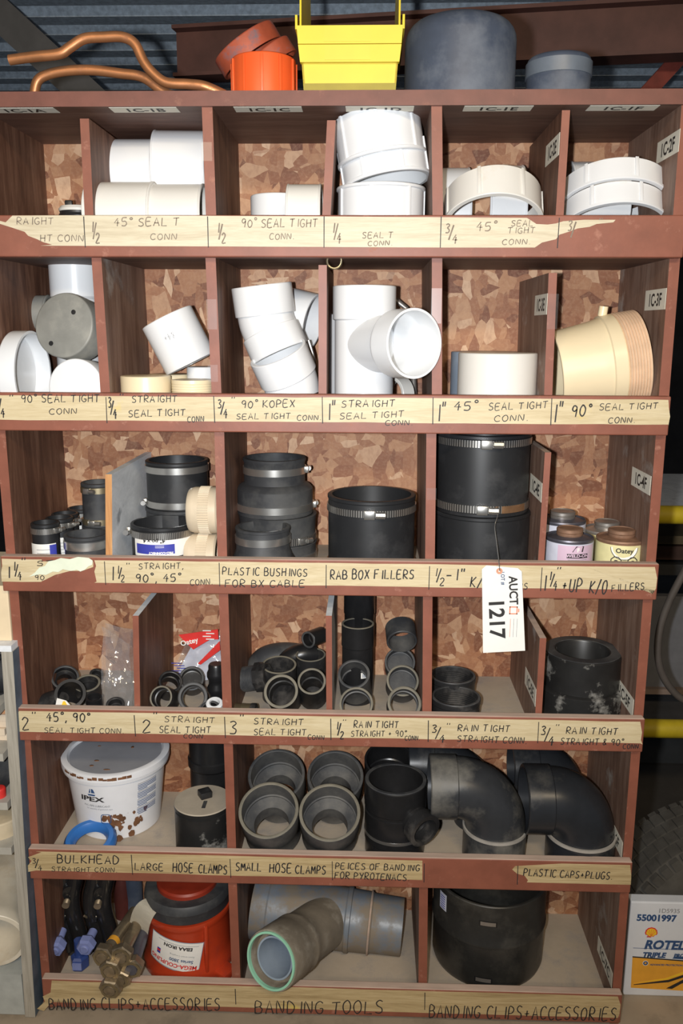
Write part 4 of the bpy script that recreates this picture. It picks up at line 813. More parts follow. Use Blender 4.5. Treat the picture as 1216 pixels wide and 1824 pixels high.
reducer('wide rubber reducer in the middle of the pile in the third third-row bin', V((p2.x, y, zb2)), [(Rb2 - .004, 0), (Rb2 - .002, za - zb2 - 0.012), (Rb2, za - zb2)], [(Rb2 - .003, 0.010, -0.8, True, True)])
reducer('wide rubber reducer at the bottom of the pile in the third third-row bin', V((p2.x + 0.002, y, F3)), [(Rb2 - .004, 0), (Rb2 - .004, zb2 - F3 - 0.01), (Rb2 - .001, zb2 - F3)], [(Rb2 - .004, 0.014, 0.3, False, False)])
p, R, H = upright(421, 516, 937, 0.058, 2); _, Rf = span(412, 533, 0.058, -0.25)
reducer('small flared rubber reducer at the front of the third third-row bin', p, [(Rf + .004, 0), (Rf, H * .12), (R + .002, H * .5), (R, H * .55), (R, H - .006), (R + .0015, H - .005), (R + .0015, H)], [(R, H * .76, 3.0, False, False)])
p, R, H = upright(583, 739, 879, 0.115, 2)
t = rubber('big black rubber coupling standing alone in the fourth third-row bin', p, R - .002, H, [], 0.009)
clamp_on(t, R - .0005, H - 0.024, 0.013, -1.60, True, sc=1.35); clamp_on(t, R - .0005, 0.012, 0.014, -1.6, False, 'rusty', sc=1.35)
# two big couplings and the tag
p, R, H = upright(772, 940, 905, 0.118, 2); za = p.z + H
t = rubber('big black rubber coupling at the bottom of the stack behind the lot tag', p, R - .001, H - .0005, [], 0.009)
p2, R2 = span(775, 942, 0.118, -0.05); zt = BZ[1] - 0.010
t2 = rubber('big black rubber coupling on top of the stack, just under the second-row shelf', V((p2.x, 0.118, za)), R2 - .002, zt - za, [], 0.009)
Ht = zt - za; zc1 = at(850, 790, 0.04).z - za; zc2 = at(850, 906, 0.04).z - za
clamp_on(t2, R2 - .0005, zc1, 0.013, -1.62, True, sc=1.35); b2 = clamp_on(t2, R2 - .0005, max(zc2, 0.008), 0.014, -1.66, True, sc=1.35)
part('rusty_band', wrap(grid(-0.03, 0.03, -0.007, 0.007), R2 + .0008, max(zc2, 0.008), -0.95), MB['rusty'], t2, label='rusty end of the lower clamp')
# lot tag on its wire
TY = LIP - 0.010
c4 = [at(860, 1012, TY), at(928, 1017, TY), at(935, 1159, TY - .004), at(862, 1163, TY - .004)]
o4 = [at(x, yy, TY) for x, yy in ((866, 1007), (922, 1012), (929, 1018), (935, 1159), (860, 1163), (858, 1014))]
cen = at(896, 1085, TY)
t = thing('lot_tag', 'white auction lot tag hanging by a wire in front of the third-row lip', 'tag', cen)
loc = [v - cen for v in o4]
part('card', slab(loc, (0, 1, 0), 0.0006), MB['paper'], t, smooth=0)
def tagtext(s, size, px, py, m, bold=0.0003, sx=1.0, name='print', sh=0.0):
    o = at(px, py, TY) - cen; dn = (at(px + 2.2, py + 60, TY) - at(px, py, TY)).normalized()
    M = plane_M((o.x, o.y - 0.0008, o.z), dn, V((dn.z * -1, 0, dn.x)) if True else None)
    part(name, text(s, size, bold=bold, M=M, sx=sx, shear=sh), MB[m], t, smooth=0)
tagtext('1217', 0.039, 872, 1102, 'ink', 0.0011, 1.0, 'lot_number'); tagtext('AUCT', 0.0215, 907, 1052, 'ink', 0.0006, 0.95, 'maker_print'); tagtext('LOT #', 0.0095, 892, 1030, 'navy', 0.0002, 0.95, 'small_print')
o = at(914, 1087, TY) - cen; s = newbm(); w = 0.0066
for a, b in (((-w, -w), (w, -w)), ((w, -w), (w, w)), ((w, w), (-w, w)), ((-w, w), (-w, -w))):
    bx(min(a[0], b[0]) - .001, max(a[0], b[0]) + .001, -0.0002, 0.0002, min(a[1], b[1]) - .001, max(a[1], b[1]) + .001, bm=s)
bx(w + .0022, w + .004, -0.0002, 0.0002, -w * .5, w * .5, bm=s)
part('maker_mark', s, MB['peach'], t, (o.x, o.y - 0.0009, o.z), smooth=0)
for k, x in enumerate((905, 911, 917)):
    o = at(x + 3, 1118, TY) - cen; part('print_line', bx(-.0003, .0003, -.0002, .0002, -.018, .018), MB['greyprint' if k else 'peach'], t, (o.x, o.y - .0009, o.z), smooth=0)
o = at(889, 1017, TY) - cen
part('eyelet', lathe([(0.0018, 0), (0.0058, 0), (0.0058, 0.0008), (0.0018, 0.0008)], 24), MB['tancard'], t, (o.x, o.y - 0.0004, o.z)).rotation_euler = (PI / 2, 0, 0)
pts = [at(884, 906, 0.118 - R2 - 0.003), at(886, 918, 0.118 - R2 - .006), at(881, 938, 0.0), at(884, 965, -0.012), at(887, 990, -0.022), at(889, 1009, TY - .002), at(890, 1017, TY - .001)]
wire = part('tag_wire', sweep([q - cen for q in smoothpath(pts, 5)], 0.0009, None, 8), MB['steel'], t)
kn = [at(884, 903, 0.118 - R2 - 0.006) - cen + V((0.003 * math.cos(k * 1.3), 0.002 * math.sin(k * 1.3), -0.0009 * k)) for k in range(14)]
part('wire_knot', sweep(smoothpath(kn, 3), 0.0009, None, 8), MB['rusty'], t)
# cement cans
def can(label, pxl, pxr, pyt, y, body, topm, capm, lid_r=0.55):
    p, R, H = upright(pxl, pxr, pyt, y, 2)
    t = thing('cement_can', label, 'can', p)
    part('can_body', lathe([(0, 0), (R, 0), (R + .001, .002), (R, .005), (R, H - .006), (R + .001, H - .004), (R, H - .001), (R * .96, H - .0005), (R * .94, H - .004), (R * .6, H), (R * .5, H + .001), (0, H + .001)], 56, False), MB[topm], t)
    part('label', lathe([(R - .001, H * .06), (R + .0007, H * .06), (R + .0007, H - .008), (R - .001, H - .008)], 56), MB[body], t)
    rc = R * lid_r
    part('screw_cap', lathe([(0, H), (rc * .95, H), (rc, H + .003), (rc, H + .006), (rc * .93, H + .007), (rc, H + .008), (rc, H + .0135), (rc * .9, H + .015), (rc * .86, H + .0135), (0, H + .0135)], 40, False), MB[capm], t)
    return t, R, H
def octo(par, R, a0, z, s):
    bm = newbm()
    for rr, e in ((s, 0),):
        L = [V((rr * math.cos(PI / 8 + k * PI / 4), rr * math.sin(PI / 8 + k * PI / 4), 0)) for k in range(8)]; I = [v * 0.82 for v in L]
        a = [bm.verts.new(v) for v in L]; b = [bm.verts.new(v) for v in I]
        for k in range(8): bm.faces.new((a[k], a[(k + 1) % 8], b[(k + 1) % 8], b[k]))
    v = [bm.verts.new((s * .4 * math.cos(k * PI / 3), s * .34 * math.sin(k * PI / 3), 0)) for k in range(6)]; bm.faces.new(v)
    part('hazard_symbol', wrap(bm, R, z, a0, 0.0022), MB['ink'], par)
t, R, H = can('tall can with a violet-grey label and dark cap at the back left of the cans', 958, 1039, 922, 0.165, 'labelcool', 'tind', 'tin')
bm = newbm()
for k in range(7): poly3([(k * .008 - .028, 0, 0), (k * .008 - .022, 0, 0), (k * .008 - .025, .010 + (k % 3) * .003, 0)], bm)
part('label_trees', wrap(bm, R, H * .55, -1.3, .0015), MB['navy'], t)
patch(t, 'label_band', R, -1.5, .07, .02, H * .30, 'navy', .0014)
t, R, H = can('can with a lilac label and rusty cap at the front left of the cans', 970, 1053, 953, 0.062, 'labelcool', 'tind', 'rustcap')
a0 = -1.42
patch(t, 'label_panel', R, a0, R * 1.66, H * .8, H * .48, 'lilac', .0013); patch(t, 'label_panel', R, a0 + .02, R * 1.25, H * .30, H * .36, 'paper', .0017)
bm = newbm(); poly3([(-.011, 0, 0), (.009, 0, 0), (.011, .011, 0), (-.004, .011, 0)], bm); part('label_emblem', wrap(bm, R, H * .74, a0, .0018), MB['ink'], t)
printed(t, 'F', .010, R, a0, H * .745, 'paper', .0022, bold=.0005, name='label_emblem_letter')
patch(t, 'label_band', R, a0, .040, .0085, H * .645, 'ink', .0018); printed(t, 'WELD-ON', .0078, R, a0, H * .620, 'lilac', .0023, bold=.0003, sx=1.15, name='label_name')
for k in range(3): patch(t, 'print_line', R, a0, .036 - .004 * (k == 1), .0011, H * (.56 - .045 * k), 'greyprint', .0021)
t, R, H = can('can with a dented yellow label and tin cap at the back right of the cans', 1038, 1118, 940, 0.175, 'labelyel', 'tin', 'tin')
t, R, H = can('can with a pale yellow label and rusty cap at the front right of the cans', 1061, 1146, 955, 0.075, 'labelyel', 'rustcap', 'rustcap')
bm = newbm(); L = [(.026 * math.cos(PI + PI * k / 16), .024 * math.sin(PI + PI * k / 16), 0) for k in range(17)]; poly3(L, bm)
a0 = -1.70
part('label_shield_edge', wrap(bm, R, H - .012, a0, .0012), MB['ink'], t)
bm = newbm(); poly3([(x * .93, y * .93, 0) for x, y, z in L], bm); part('label_shield', wrap(bm, R, H - .0118, a0, .0018), MB['paper'], t)
printed(t, 'Oatey', .0125, R, a0, H - .0215, 'ink', .0024, bold=.0003, name='label_name')
zo = at(1100, 1001, t.location.y - R).z - t.location.z
octo(t, R, a0 - .30, zo, .0105); octo(t, R, a0 + .34, zo, .0105)
for k in range(2): patch(t, 'print_line', R, a0, .034 - .012 * k, .0010, H * (.50 - .05 * k), 'greyprint', .0021)

# ------------------------------------------------------------------ fourth row
F4 = FZ[3]
def mouth(label, px, py, rp, y, ax, L, m, rimm='rim', w=0.0045, row=3, hub=None, name='pipe_coupling', cat='pipe coupling', taper=1.0, group=None, blind=False, bore=None):
    # hollow round fitting whose open end is centred on the pixel; ax points out of the mouth
    ax = V(ax).normalized()
    for _ in range(60):                  # rest the lower edge on the shelf floor rather than through it
        c = at(px, py, y); R = rpx(2 * rp, c); low = c.z - L * ax.z - R * math.sqrt(max(0, 1 - ax.z * ax.z)) - FZ[row]
        if low >= 0: break
        if L > 0.034: L = max(0.034, L + low / max(ax.z, .3) - .0002)
        else: y -= 0.004
    t = thing(name, label, cat, c - ax * L, ax, 0, group)
    o = [(R * taper, 0), (R * taper, L * .45), (R, L * .5), (R, L - .0016)]
    inn = [(R * taper - w, 0), (R * taper - w, L * .5), (R - w - .0025, L * .52), (R - w - .0025, L * .56), (R - w, L * .58), (R - w, L - .0016)]
    if bore: inn[0] = (R * bore, 0); inn[1] = (R * bore, L * .36)
    if blind: bm = lathe([(0, 0)] + o + inn[1:][::-1] + [(0, L * .5)], 56)
    else: bm = lathe(shell(o, inn), 56)
    part('hub', bm, MB[m], t)
    part('mouth_rim', lathe([(R - w, L - .002), (R, L - .002), (R + .0002, L - .0008), (R - .001, L), (R - w + .001, L), (R - w - .0002, L - .0008)], 56), MB[rimm or m], t)
    return t
up45 = V((0, -0.75, 0.62))
mouth('black flared pipe reducer leaning back against the left side panel in the fourth row', 116, 1206, 24, 0.215, (0.30, -0.55, 0.75), 0.055, 'black', 'char', name='pipe_reducer', taper=.72)
mouth('dusty pipe fitting facing up behind the shiny black elbow in the fourth row', 155, 1216, 23, 0.155, (0.06, -0.30, 0.95), 0.085, 'blackd', 'rim', blind=True)
c = at(125, 1236, 0.062); R = rpx(52, c)
t = thing('pipe_elbow', 'shiny black pipe elbow with its open mouth facing out of the left fourth-row bin', 'pipe elbow', c)
ax = V((0.22, -0.74, 0.62)).normalized(); pth = elbow_path((0, 0, 0), -ax, (-0.72, 0.1, -0.42), 0.022, 0.04, 0.04)
part('bend', sweep(pth, [R] * 2 + [R * .93] * (len(pth) - 2), [R - .005] * 2 + [R * .8] * (len(pth) - 2), 40), MB['black'], t)
part('mouth_rim', lathe_at([(R - .005, -.002), (R + .0012, -.002), (R + .0012, 0.001), (R - .005, 0.001)], (0, 0, 0), ax), MB['blackd'], t)
solo('pipe_elbow', 'dusty dark pipe bend lying at the front left corner of the fourth row', 'pipe elbow', sweep(smoothpath([at(62, 1262, 0.055), at(80, 1250, 0.075), at(104, 1242, 0.11), at(120, 1240, 0.15)], 5), 0.017, 0.014, 28), MB['blackd'])
mouth('small black coupling standing beside the shiny black elbow in the fourth row', 167, 1241, 14.5, 0.05, (0.05, -0.2, 0.98), 0.036, 'black', 'black', w=.004, blind=True)
mouth('small black coupling lying behind the clear plastic bag in the fourth row', 205, 1254, 16, 0.055, (0.1, -0.45, 0.85), 0.035, 'blackd', 'blackd', blind=True)
mouth('black pipe stub deep behind the clear plastic bag in the fourth row', 172, 1200, 12, 0.235, (0.3, -0.4, 0.8), 0.04, 'blackd', 'blackd', blind=True)
o = at(112, 1252, 0.014)
t = thing('paper_sticker', 'torn white and yellow sticker propped on the fourth-row lip by the black elbow', 'sticker', o)
part('paper', slab([(-.016, 0, -.008), (.017, 0, -.008), (.006, .002, .004), (-.012, .002, .009)], (0, 1, 0), .0006), MB['paper'], t, smooth=0)
part('yellow_mark', slab([(-.003, -.0006, -.005), (.009, -.0006, -.006), (.004, .0012, .003), (.000, .0012, .003)], (0, 1, 0), .0004), MB['yelprint'], t, smooth=0)
def crumple(p00, p10, p11, p01, nx, nz, amp, seed, fn=None):
    r = random.Random(seed); bm = newbm(); g = []
    from mathutils import noise as mn
    for j in range(nz + 1):
        row = []
        for i in range(nx + 1):
            u, v = i / nx, j / nz; p = (V(p00) * (1 - u) + V(p10) * u) * (1 - v) + (V(p01) * (1 - u) + V(p11) * u) * v
            q = V((p.x * 22 + seed, p.z * 16, seed)); d = mn.noise(q) * amp + abs(mn.noise(q * 2.3)) * amp * .8
            if fn: d += fn(u, v)
            row.append(bm.verts.new((p.x + mn.noise(q * 1.7) * amp * .25, p.y + d, p.z)))
        g.append(row)
    for j in range(nz):
        for i in range(nx): bm.faces.new((g[j][i], g[j][i + 1], g[j + 1][i + 1], g[j + 1][i]))
    return bm
ya = 0.045
xb1 = facex(hA[3], 0.06, F4 + 0.05) - 0.004
A = at(178, 1262, ya); B = at(236, 1262, ya); C = at(237, 1140, 0.085); Dd = at(188, 1108, 0.085)
A.z = B.z = F4 + 0.002
bm = crumple((A.x, ya, A.z), (min(B.x, xb1), ya, B.z), (min(C.x, xb1), 0.06, C.z), (Dd.x, 0.06, Dd.z), 16, 30, 0.016, 3)
join(bm, crumple((A.x, ya + .03, A.z), (min(B.x, xb1), ya + .03, B.z), (min(C.x, xb1), 0.085, C.z + .02), (Dd.x, 0.08, Dd.z), 16, 30, 0.014, 5))
solo('plastic_bag', 'empty crumpled clear plastic bag standing against the thin fourth-row divider', 'bag', bm, MB['film'])
mouth('black coupling with a pale rim facing out, front left of the second fourth-row bin', 286, 1242, 20.5, 0.05, (-0.12, -0.80, 0.50), 0.055, 'blackd', 'rim', w=.003)
mouth('black pipe stub pointing up behind the pale-rimmed coupling in the second fourth-row bin', 304, 1213, 21, 0.125, (0.30, -0.55, 0.72), 0.075, 'black', 'blackd')
mouth('black coupling with a thick dark rim facing out, centre of the second fourth-row bin', 343, 1241, 26, 0.05, (0.10, -0.82, 0.50), 0.055, 'blackd', 'char', w=.006)
mouth('dusty grey cup facing out above the thick-rimmed coupling in the second fourth-row bin', 341, 1208, 22, 0.145, (0.12, -0.72, 0.62), 0.05, 'blackd', 'char', blind=True)
p, R, H = upright(369, 402, 1182, 0.11, 3)
t = thing('threaded_plug', 'stack-ribbed black threaded plug standing against the main divider in the fourth row', 'plug', p)
part('body', lathe([(0, 0), (R * .8, 0)] + [(R * (.82 if (k // 2) % 2 else 1.0), H * (k + .5) / 12) for k in range(12)] + [(R * .7, H), (0, H)], 40, False), MB['black'], t)
p, R, H = upright(368, 398, 1241, 0.045, 3); solo('pipe_ring', 'white plastic ring beside the main divider at the front of the fourth row', 'ring', lathe(shell([(R, 0), (R, H)], [(R * .62, 0), (R * .62, H)], .002), 40), MB['white'], p, (0.05, -0.35, 0.9))
mouth('black open fitting half hidden by the lip below the white plastic ring', 374, 1262, 18, 0.018, (0.0, -0.45, 0.85), 0.026, 'black', 'char', blind=True)
# hardware bag with red header
zq = F4 + 0.012
A = at(300, 1222, 0.20); B = at(392, 1222, 0.18); C = at(392, 1125, 0.24); Dd = at(332, 1140, 0.24)
t = thing('parts_bag', 'clear bag of small parts with a red printed header behind the black fittings', 'bag', V((A.x, 0.21, F4)))
O = t.location.copy()
def rel(bm):
    bm.transform(Matrix.Translation(-O)); return bm
part('bag_film', rel(crumple((A.x, .20, A.z), (B.x, .19, B.z), (C.x, .235, C.z), (Dd.x, .235, Dd.z), 14, 18, 0.016, 9)), MB['film'], t)
part('inner_card', rel(crumple((A.x + .008, .215, A.z), (B.x - .006, .215, B.z), (C.x - .003, .25, C.z - .012), (Dd.x + .01, .25, Dd.z - .012), 10, 12, 0.010, 12)), MB['labelcool'], t)
h = [at(x, yy, 0.215) for x, yy in ((318, 1131), (388, 1121), (389, 1139), (374, 1139), (344, 1157), (327, 1141))]
part('bag_header', rel(slab(h, (0, 1, 0), .0015)), MB['redprint'], t, smooth=0)
h = [at(x, yy, 0.205) for x, yy in ((352, 1182), (391, 1142), (392, 1158), (357, 1184))]
part('red_strip', rel(slab(h, (0, 1, 0), .0015)), MB['redprint'], t, smooth=0)
o = at(338, 1147, 0.213); part('header_lettering', rel(text('Oatey', .016, bold=.0004, M=plane_M(o, (1, 0, .28), (-.28, 0, 1)))), MB['paper'], t, smooth=0)
for k in range(4):
    o = at(361 + 6 * (k % 2), 1124 + 5 * k, 0.213); part('header_print', rel(bx(o.x, o.x + .018, o.y - .001, o.y, o.z, o.z + .0022)), MB['paper'], t, smooth=0)
for k in range(9):
    o = at(306 + 5 * (k % 3), 1180 + 4.5 * k, 0.1985); part('label_print', rel(bx(o.x, o.x + .022, o.y - .006, o.y - .005, o.z, o.z + .0016)), MB['bluelab'], t, smooth=0)
# third bin of the fourth row
c = at(449, 1208, 0.13); R = rpx(50, c); ax = V((0.93, -0.25, 0.25)).normalized()
t = thing('threaded_adapter', 'black threaded pipe adapter with a flange lying at the left of the third fourth-row bin', 'pipe adapter', c - ax * .022, ax)
part('thread', lathe(shell([(R * .86, 0)] + threads(R * .9, 0.002, .034, .0034, .0015) + [(R * .9, .036)], [(R * .7, 0), (R * .7, .036)]), 48), MB['char'], t)
part('flange', lathe(shell([(R * .95, .034), (R * 1.12, .036), (R * 1.12, .046), (R * .98, .05), (R * .98, .06)], [(R * .7, .034), (R * .7, .06)]), 8), MB['blackd'], t)
t = thing('steel_coupler', 'short shiny steel band coupler lying at the front left of the third fourth-row bin', 'pipe coupling', at(413, 1253, .04), (0.98, -0.12, 0.05)); R = rpx(34, at(430, 1253, .04)); t.location.z = F4 + R + .001
part('sleeve', lathe(shell([(R, 0), (R, .02), (R + .0006, .021), (R + .0006, .023), (R, .024), (R, .040)], [(R - .002, 0), (R - .002, .040)], .0005), 48), MB['brass'], t); part('rubber_end', lathe(shell([(R - .002, .038), (R + .001, .040), (R + .001, .050)], [(R - .006, .038), (R - .006, .050)]), 48), MB['blackd'], t)
mouth('large black pipe fitting with a worn rim facing out, front of the third fourth-row bin', 500, 1231, 30.5, 0.045, (-0.06, -0.74, 0.60), 0.085, 'blackd', 'rim', w=.005)
mouth('black pipe fitting standing upright behind the large worn-rimmed one in the fourth row', 497, 1183, 30.5, 0.14, (0.02, -0.15, 1), 0.105, 'blackd', 'rim', w=.004, blind=True)
mouth('black pipe fitting facing out beside the thin divider, right of the large worn-rimmed one', 555, 1213, 25, 0.055, (0.02, -0.66, 0.70), 0.085, 'blackd', 'rim', w=.004)
mouth('black pipe fitting standing upright at the back right of the third fourth-row bin', 553, 1165, 26.5, 0.185, (0.0, -0.10, 1), 0.125, 'blackd', 'rim', w=.003, blind=True)
solo('pipe_elbow', 'large black pipe bend lying across the back of the third fourth-row bin', 'pipe elbow', sweep(smoothpath([at(462, 1205, .24), at(470, 1182, .24), at(495, 1172, .24), at(530, 1174, .24), at(556, 1190, .24)], 6), 0.034, 0.03, 36), MB['char'])
mouth('black hooded pipe elbow topping the heap at the back of the fourth row', 548, 1140, 15, 0.20, (-0.55, -0.80, 0.05), 0.05, 'black', 'char', name='pipe_elbow', cat='pipe elbow', w=.004)
solo('pipe_elbow', 'second black pipe bend in front of the large one in the third fourth-row bin', 'pipe elbow', sweep(smoothpath([at(500, 1196, .215), at(512, 1178, .215), at(535, 1166, .215), at(560, 1164, .225)], 6), 0.024, 0.02, 32), MB['black'])
# fourth bin of the fourth row
xq = at(640, 1180, .2)
p, R, H = upright(612, 667, 1092, 0.215, 3); zt = BZ[2] - .004
t = thing('pipe_fitting', 'tall black pipe fitting reaching up under the shelf in the fourth fourth-row bin', 'pipe fitting', p)
part('body', lathe(shell([(R * .96, 0), (R * .96, H), (R, H + .002), (R, zt - F4)], [(R * .8, 0), (R * .85, zt - F4)]), 56), MB['black'], t)
p, R, H = upright(608, 665, 1111, 0.155, 3)
t = thing('pipe_fitting', 'black pipe fitting with a small white sticker standing in front of the tallest one', 'pipe fitting', p)
part('body', lathe(shell([(R * .96, 0), (R * .96, H * .72), (R, H * .73), (R, H)], [(R * .8, 0), (R * .88, H)]), 56), MB['black'], t)
part('mouth_rim', lathe([(R * .88, H), (R, H), (R * .99, H + .0015), (R * .89, H + .0015)], 56), MB['rim'], t)
patch(t, 'sticker', R * .96, -1.05, .019, .013, H * .40, 'paper', .001)
for k in range(5): patch(t, 'sticker_print', R * .96, -1.22 + .085 * k, .0012, .009, H * .40, 'navy', .0016)
mouth('charcoal pipe coupling facing out above another, left pile of the fourth fourth-row bin', 630, 1200, 28.5, 0.085, (-0.05, -0.62, 0.76), 0.075, 'char', 'char', w=.005)
mouth('charcoal pipe coupling with a pale rim facing out at the foot of the left pile', 634, 1253, 30, 0.042, (-0.05, -0.70, 0.62), 0.065, 'char', 'rim', w=.004)
c = at(714, 1130, 0.17)
t = thing('pipe_coupling', 'charcoal pipe coupling tilted on top of the right pile, seen right through', 'pipe coupling', c, (0.06, -0.88, -0.42)); R = rpx(54, c)
part('hub', lathe(shell([(R, -.022), (R, .022)], [(R - .004, -.022), (R - .004, .022)]), 56), MB['char'], t)
mouth('charcoal pipe coupling second from the top of the right pile in the fourth fourth-row bin', 712, 1179, 27, 0.165, (-0.03, -0.75, 0.60), 0.05, 'char', 'char', w=.004, blind=True)
mouth('charcoal pipe coupling third from the top of the right pile, with a dusty rim', 717, 1212, 28.5, 0.105, (0.02, -0.72, 0.62), 0.05, 'char', 'rim', w=.004, blind=True)
mouth('charcoal pipe coupling at the foot of the right pile, with a wide worn rim', 720, 1252, 30, 0.045, (0.05, -0.72, 0.60), 0.055, 'char', 'rim', w=.005)
def threaded(label, pxl, pxr, py, y):
    p, R, H = upright(pxl, pxr, py, y, 3); t = thing('threaded_coupling', label, 'pipe coupling', p)
    inn = [(R * .84, 0)] + [(r - R * .0, z) for r, z in threads(R * .86, .004, H - .006, .0042, .0018)] + [(R * .88, H)]
    part('body', lathe(shell([(R * .97, 0), (R * .97, H - .012), (R, H - .010), (R, H)], inn, .002), 64), MB['blackd'], t); part('mouth_rim', lathe([(R * .88, H - .0005), (R * .985, H - .0005), (R * .97, H + .001), (R * .89, H + .001)], 64), MB['char'], t); return t
threaded('black internally threaded coupling standing at the back of the fifth fourth-row bin', 764, 846, 1202, 0.145)
threaded('black internally threaded coupling standing at the front of the fifth fourth-row bin', 767, 855, 1240, 0.055)
p, R, H = upright(966, 1101, 1157, 0.135, 3); _, Rb = span(962, 1112, 0.135, F4)
t = thing('reducer_bushing', 'large dusty black reducer bushing with a thick top in the last fourth-row bin', 'pipe fitting', p)
part('body', lathe([(Rb * .97, 0), (Rb, .002), (Rb, H * .42), (Rb - .002, H * .435), (R, H * .45), (R, H - .003), (R - .003, H), (R * .70, H), (R * .68, H - .003), (R * .66, H * .3), (R * .55, H * .28), (R * .55, 0)], 72), MB['smear'], t)
part('top_face', lathe([(R * .71, H + .0002), (R * .975, H + .0002), (R * .96, H + .0012), (R * .72, H + .0012)], 72), MB['char'], t, label='dusty grey rim face')

# ------------------------------------------------------------------ fifth row
F5 = FZ[4]
pb = atz(213, 1498, F5); Rb = rpx(150, pb) * 1.0; cy = pb.y + Rb
_, Rt = span(122, 296, cy, F5 + 0.15); cx = XX(209, cy, F5 + 0.1)
ztop = at(205, 1381, cy - Rt).z - F5
t = thing('pail', 'white plastic pail with a grimy grey lid standing at the left of the fifth row', 'bucket', (cx, cy, F5))
Rm = lambda z: Rb + (Rt - Rb) * z / ztop
part('pail_body', lathe([(0, 0), (Rb - .003, 0), (Rb, .003), (Rm(ztop * .86), ztop * .86), (Rt + .006, ztop * .865), (Rt + .007, ztop * .90), (Rt - .001, ztop * .905), (Rt - .001, ztop * .95), (0, ztop * .95)], 96, False), MB['bucket'], t)
lid = part('lid', lathe([(Rt + .001, ztop * .90), (Rt + .008, ztop * .91), (Rt + .008, ztop - .002), (Rt + .005, ztop), (Rt - .005, ztop), (Rt - .008, ztop - .006), (0, ztop - .006), (0, ztop * .95), (Rt, ztop * .95)], 96, False), MB['bucket'], t)
part('lid_panel', lathe([(0, ztop - .0058), (Rt - .0085, ztop - .0058), (Rt - .0085, ztop - .0052), (0, ztop - .0052)], 96, False), MB['lid'], lid)
for k, (px, py, w, h) in enumerate(((172, 1354, .012, .006), (163, 1363, .010, .006), (236, 1330, .007, .010), (177, 1328, .008, .004), (190, 1370, .016, .005))):
    q = atz(px, py, F5 + ztop - .004); part('grime_spot', lathe([(0, 0), (1, 0), (.9, .0008), (0, .0008)], 9, False), MB['lubrust'], lid, (q.x - cx, q.y - cy, ztop - .0052)).scale = (w / 2, h / 2, 1)
r = random.Random(4); bm = newbm()
for k in range(16):                                     # brown grime crusted along the front of the lid rim
    a = -2.35 + k * .088 + r.uniform(-.02, .02)
    if k in (6,): continue
    g = grid(-.006, .006 - r.uniform(0, .003), -.004, .0035 - r.uniform(0, .004), 2, 1); join(bm, wrap(g, Rt + .008, ztop * .965 + r.uniform(-.001, .001), a, .0005))
part('rim_grime', bm, MB['lubrust'], lid, smooth=0)
bm = newbm()
for k in range(46):
    x = r.gauss(0, .013); z = r.gauss(0, .017); w = r.uniform(.003, .0095); L = [(x + w * r.uniform(.5, 1) * math.cos(j), z + w * 1.3 * r.uniform(.5, 1) * math.sin(j), 0) for j in (0, .9, 1.8, 2.7, 3.6, 4.5, 5.4)]
    b1 = poly3(L); zc = ztop * .30; join(bm, wrap(b1, Rm(zc), zc, -1.38 + (.45 if k % 4 == 0 else 0), .0012 + .0001 * (k % 5)))
part('grime_stain', bm, MB['lubrust'], t, smooth=0)
af = lambda px, py: (lambda q: math.atan2(q.y - cy, q.x - cx))(at(px, py, cy - Rb * .95))
def pail_text(s, size, a, fz, m, bold, sx=1.0, n='print'):
    zc = ztop * fz; o = printed(t, s, size, Rm(zc) - .0003, a, zc, m, .0014, bold=bold, sx=sx, name=n)
A0 = -1.83
pail_text('IPEX', .0150, A0, .595, 'ink', .0005, 1.85, 'brand_print'); pail_text('PVC PIPE LUBRICANT', .0062, A0 + .10, .515, 'greyprint', .0001, 1.0); pail_text('for assembly of gasketed pipe', .0048, A0 + .15, .475, 'greyprint', 0, 1.0)
bm = newbm(); poly3([(-.0015, .003, 0), (-.0015, .022, 0), (-.010, .003, 0)], bm); poly3([(.0005, .003, 0), (.0045, .003, 0), (.0005, .017, 0)], bm); poly3([(-.011, 0, 0), (.007, 0, 0), (.0055, -.0035, 0), (-.009, -.0035, 0)], bm)
bm.transform(Matrix.Diagonal((-1, 1, 1, 1))); part('sail_emblem', wrap(bm, Rm(ztop * .7), ztop * .70, A0, .0013), MB['navy'], t)
for k in range(20):
    w = .050 - (k % 5 == 4) * .028; zc = ztop * (.78 - k * .0235); patch(t, 'print_line', Rm(zc), -.62 - (k % 5 == 4) * .12, w, .0016, zc, 'navy' if k % 5 else 'greyprint', .0012)
bm = newbm(); L = [(.011 * math.copysign(abs(math.cos(k * PI / 16)) ** .5, math.cos(k * PI / 16)), .0115 * math.copysign(abs(math.sin(k * PI / 16)) ** .5, math.sin(k * PI / 16))) for k in range(32)]
va = [bm.verts.new((x, z, 0)) for x, z in L]; vb = [bm.verts.new((x * .86, z * .86, 0)) for x, z in L]
for k in range(32): bm.faces.new((va[k], va[(k + 1) % 32], vb[(k + 1) % 32], vb[k]))
zc = ztop * .34; part('hazard_symbol', wrap(bm, Rm(zc), zc, -1.55, .0016), MB['navy'], t)
far = atz(163, 1471, F5 + .022); Ro = .054
solo('plastic_ring', 'thick blue plastic ring lying in front of the white pail', 'ring', lathe([(Ro * .60 , .004), (Ro * .70, 0), (Ro * .92, 0), (Ro, .006), (Ro, .016), (Ro * .90, .024), (Ro * .74, .024), (Ro * .62, .016)], 72), MB['blue'], (XX(163, .052, F5), .052, F5 + .0135), (0, -.24, .97))
p, R, H = upright(312, 413, 1425, 0.085, 4)
t = thing('pipe_plug', 'black pipe plug with a dust-covered top and square nub, right of the pail', 'plug', p)
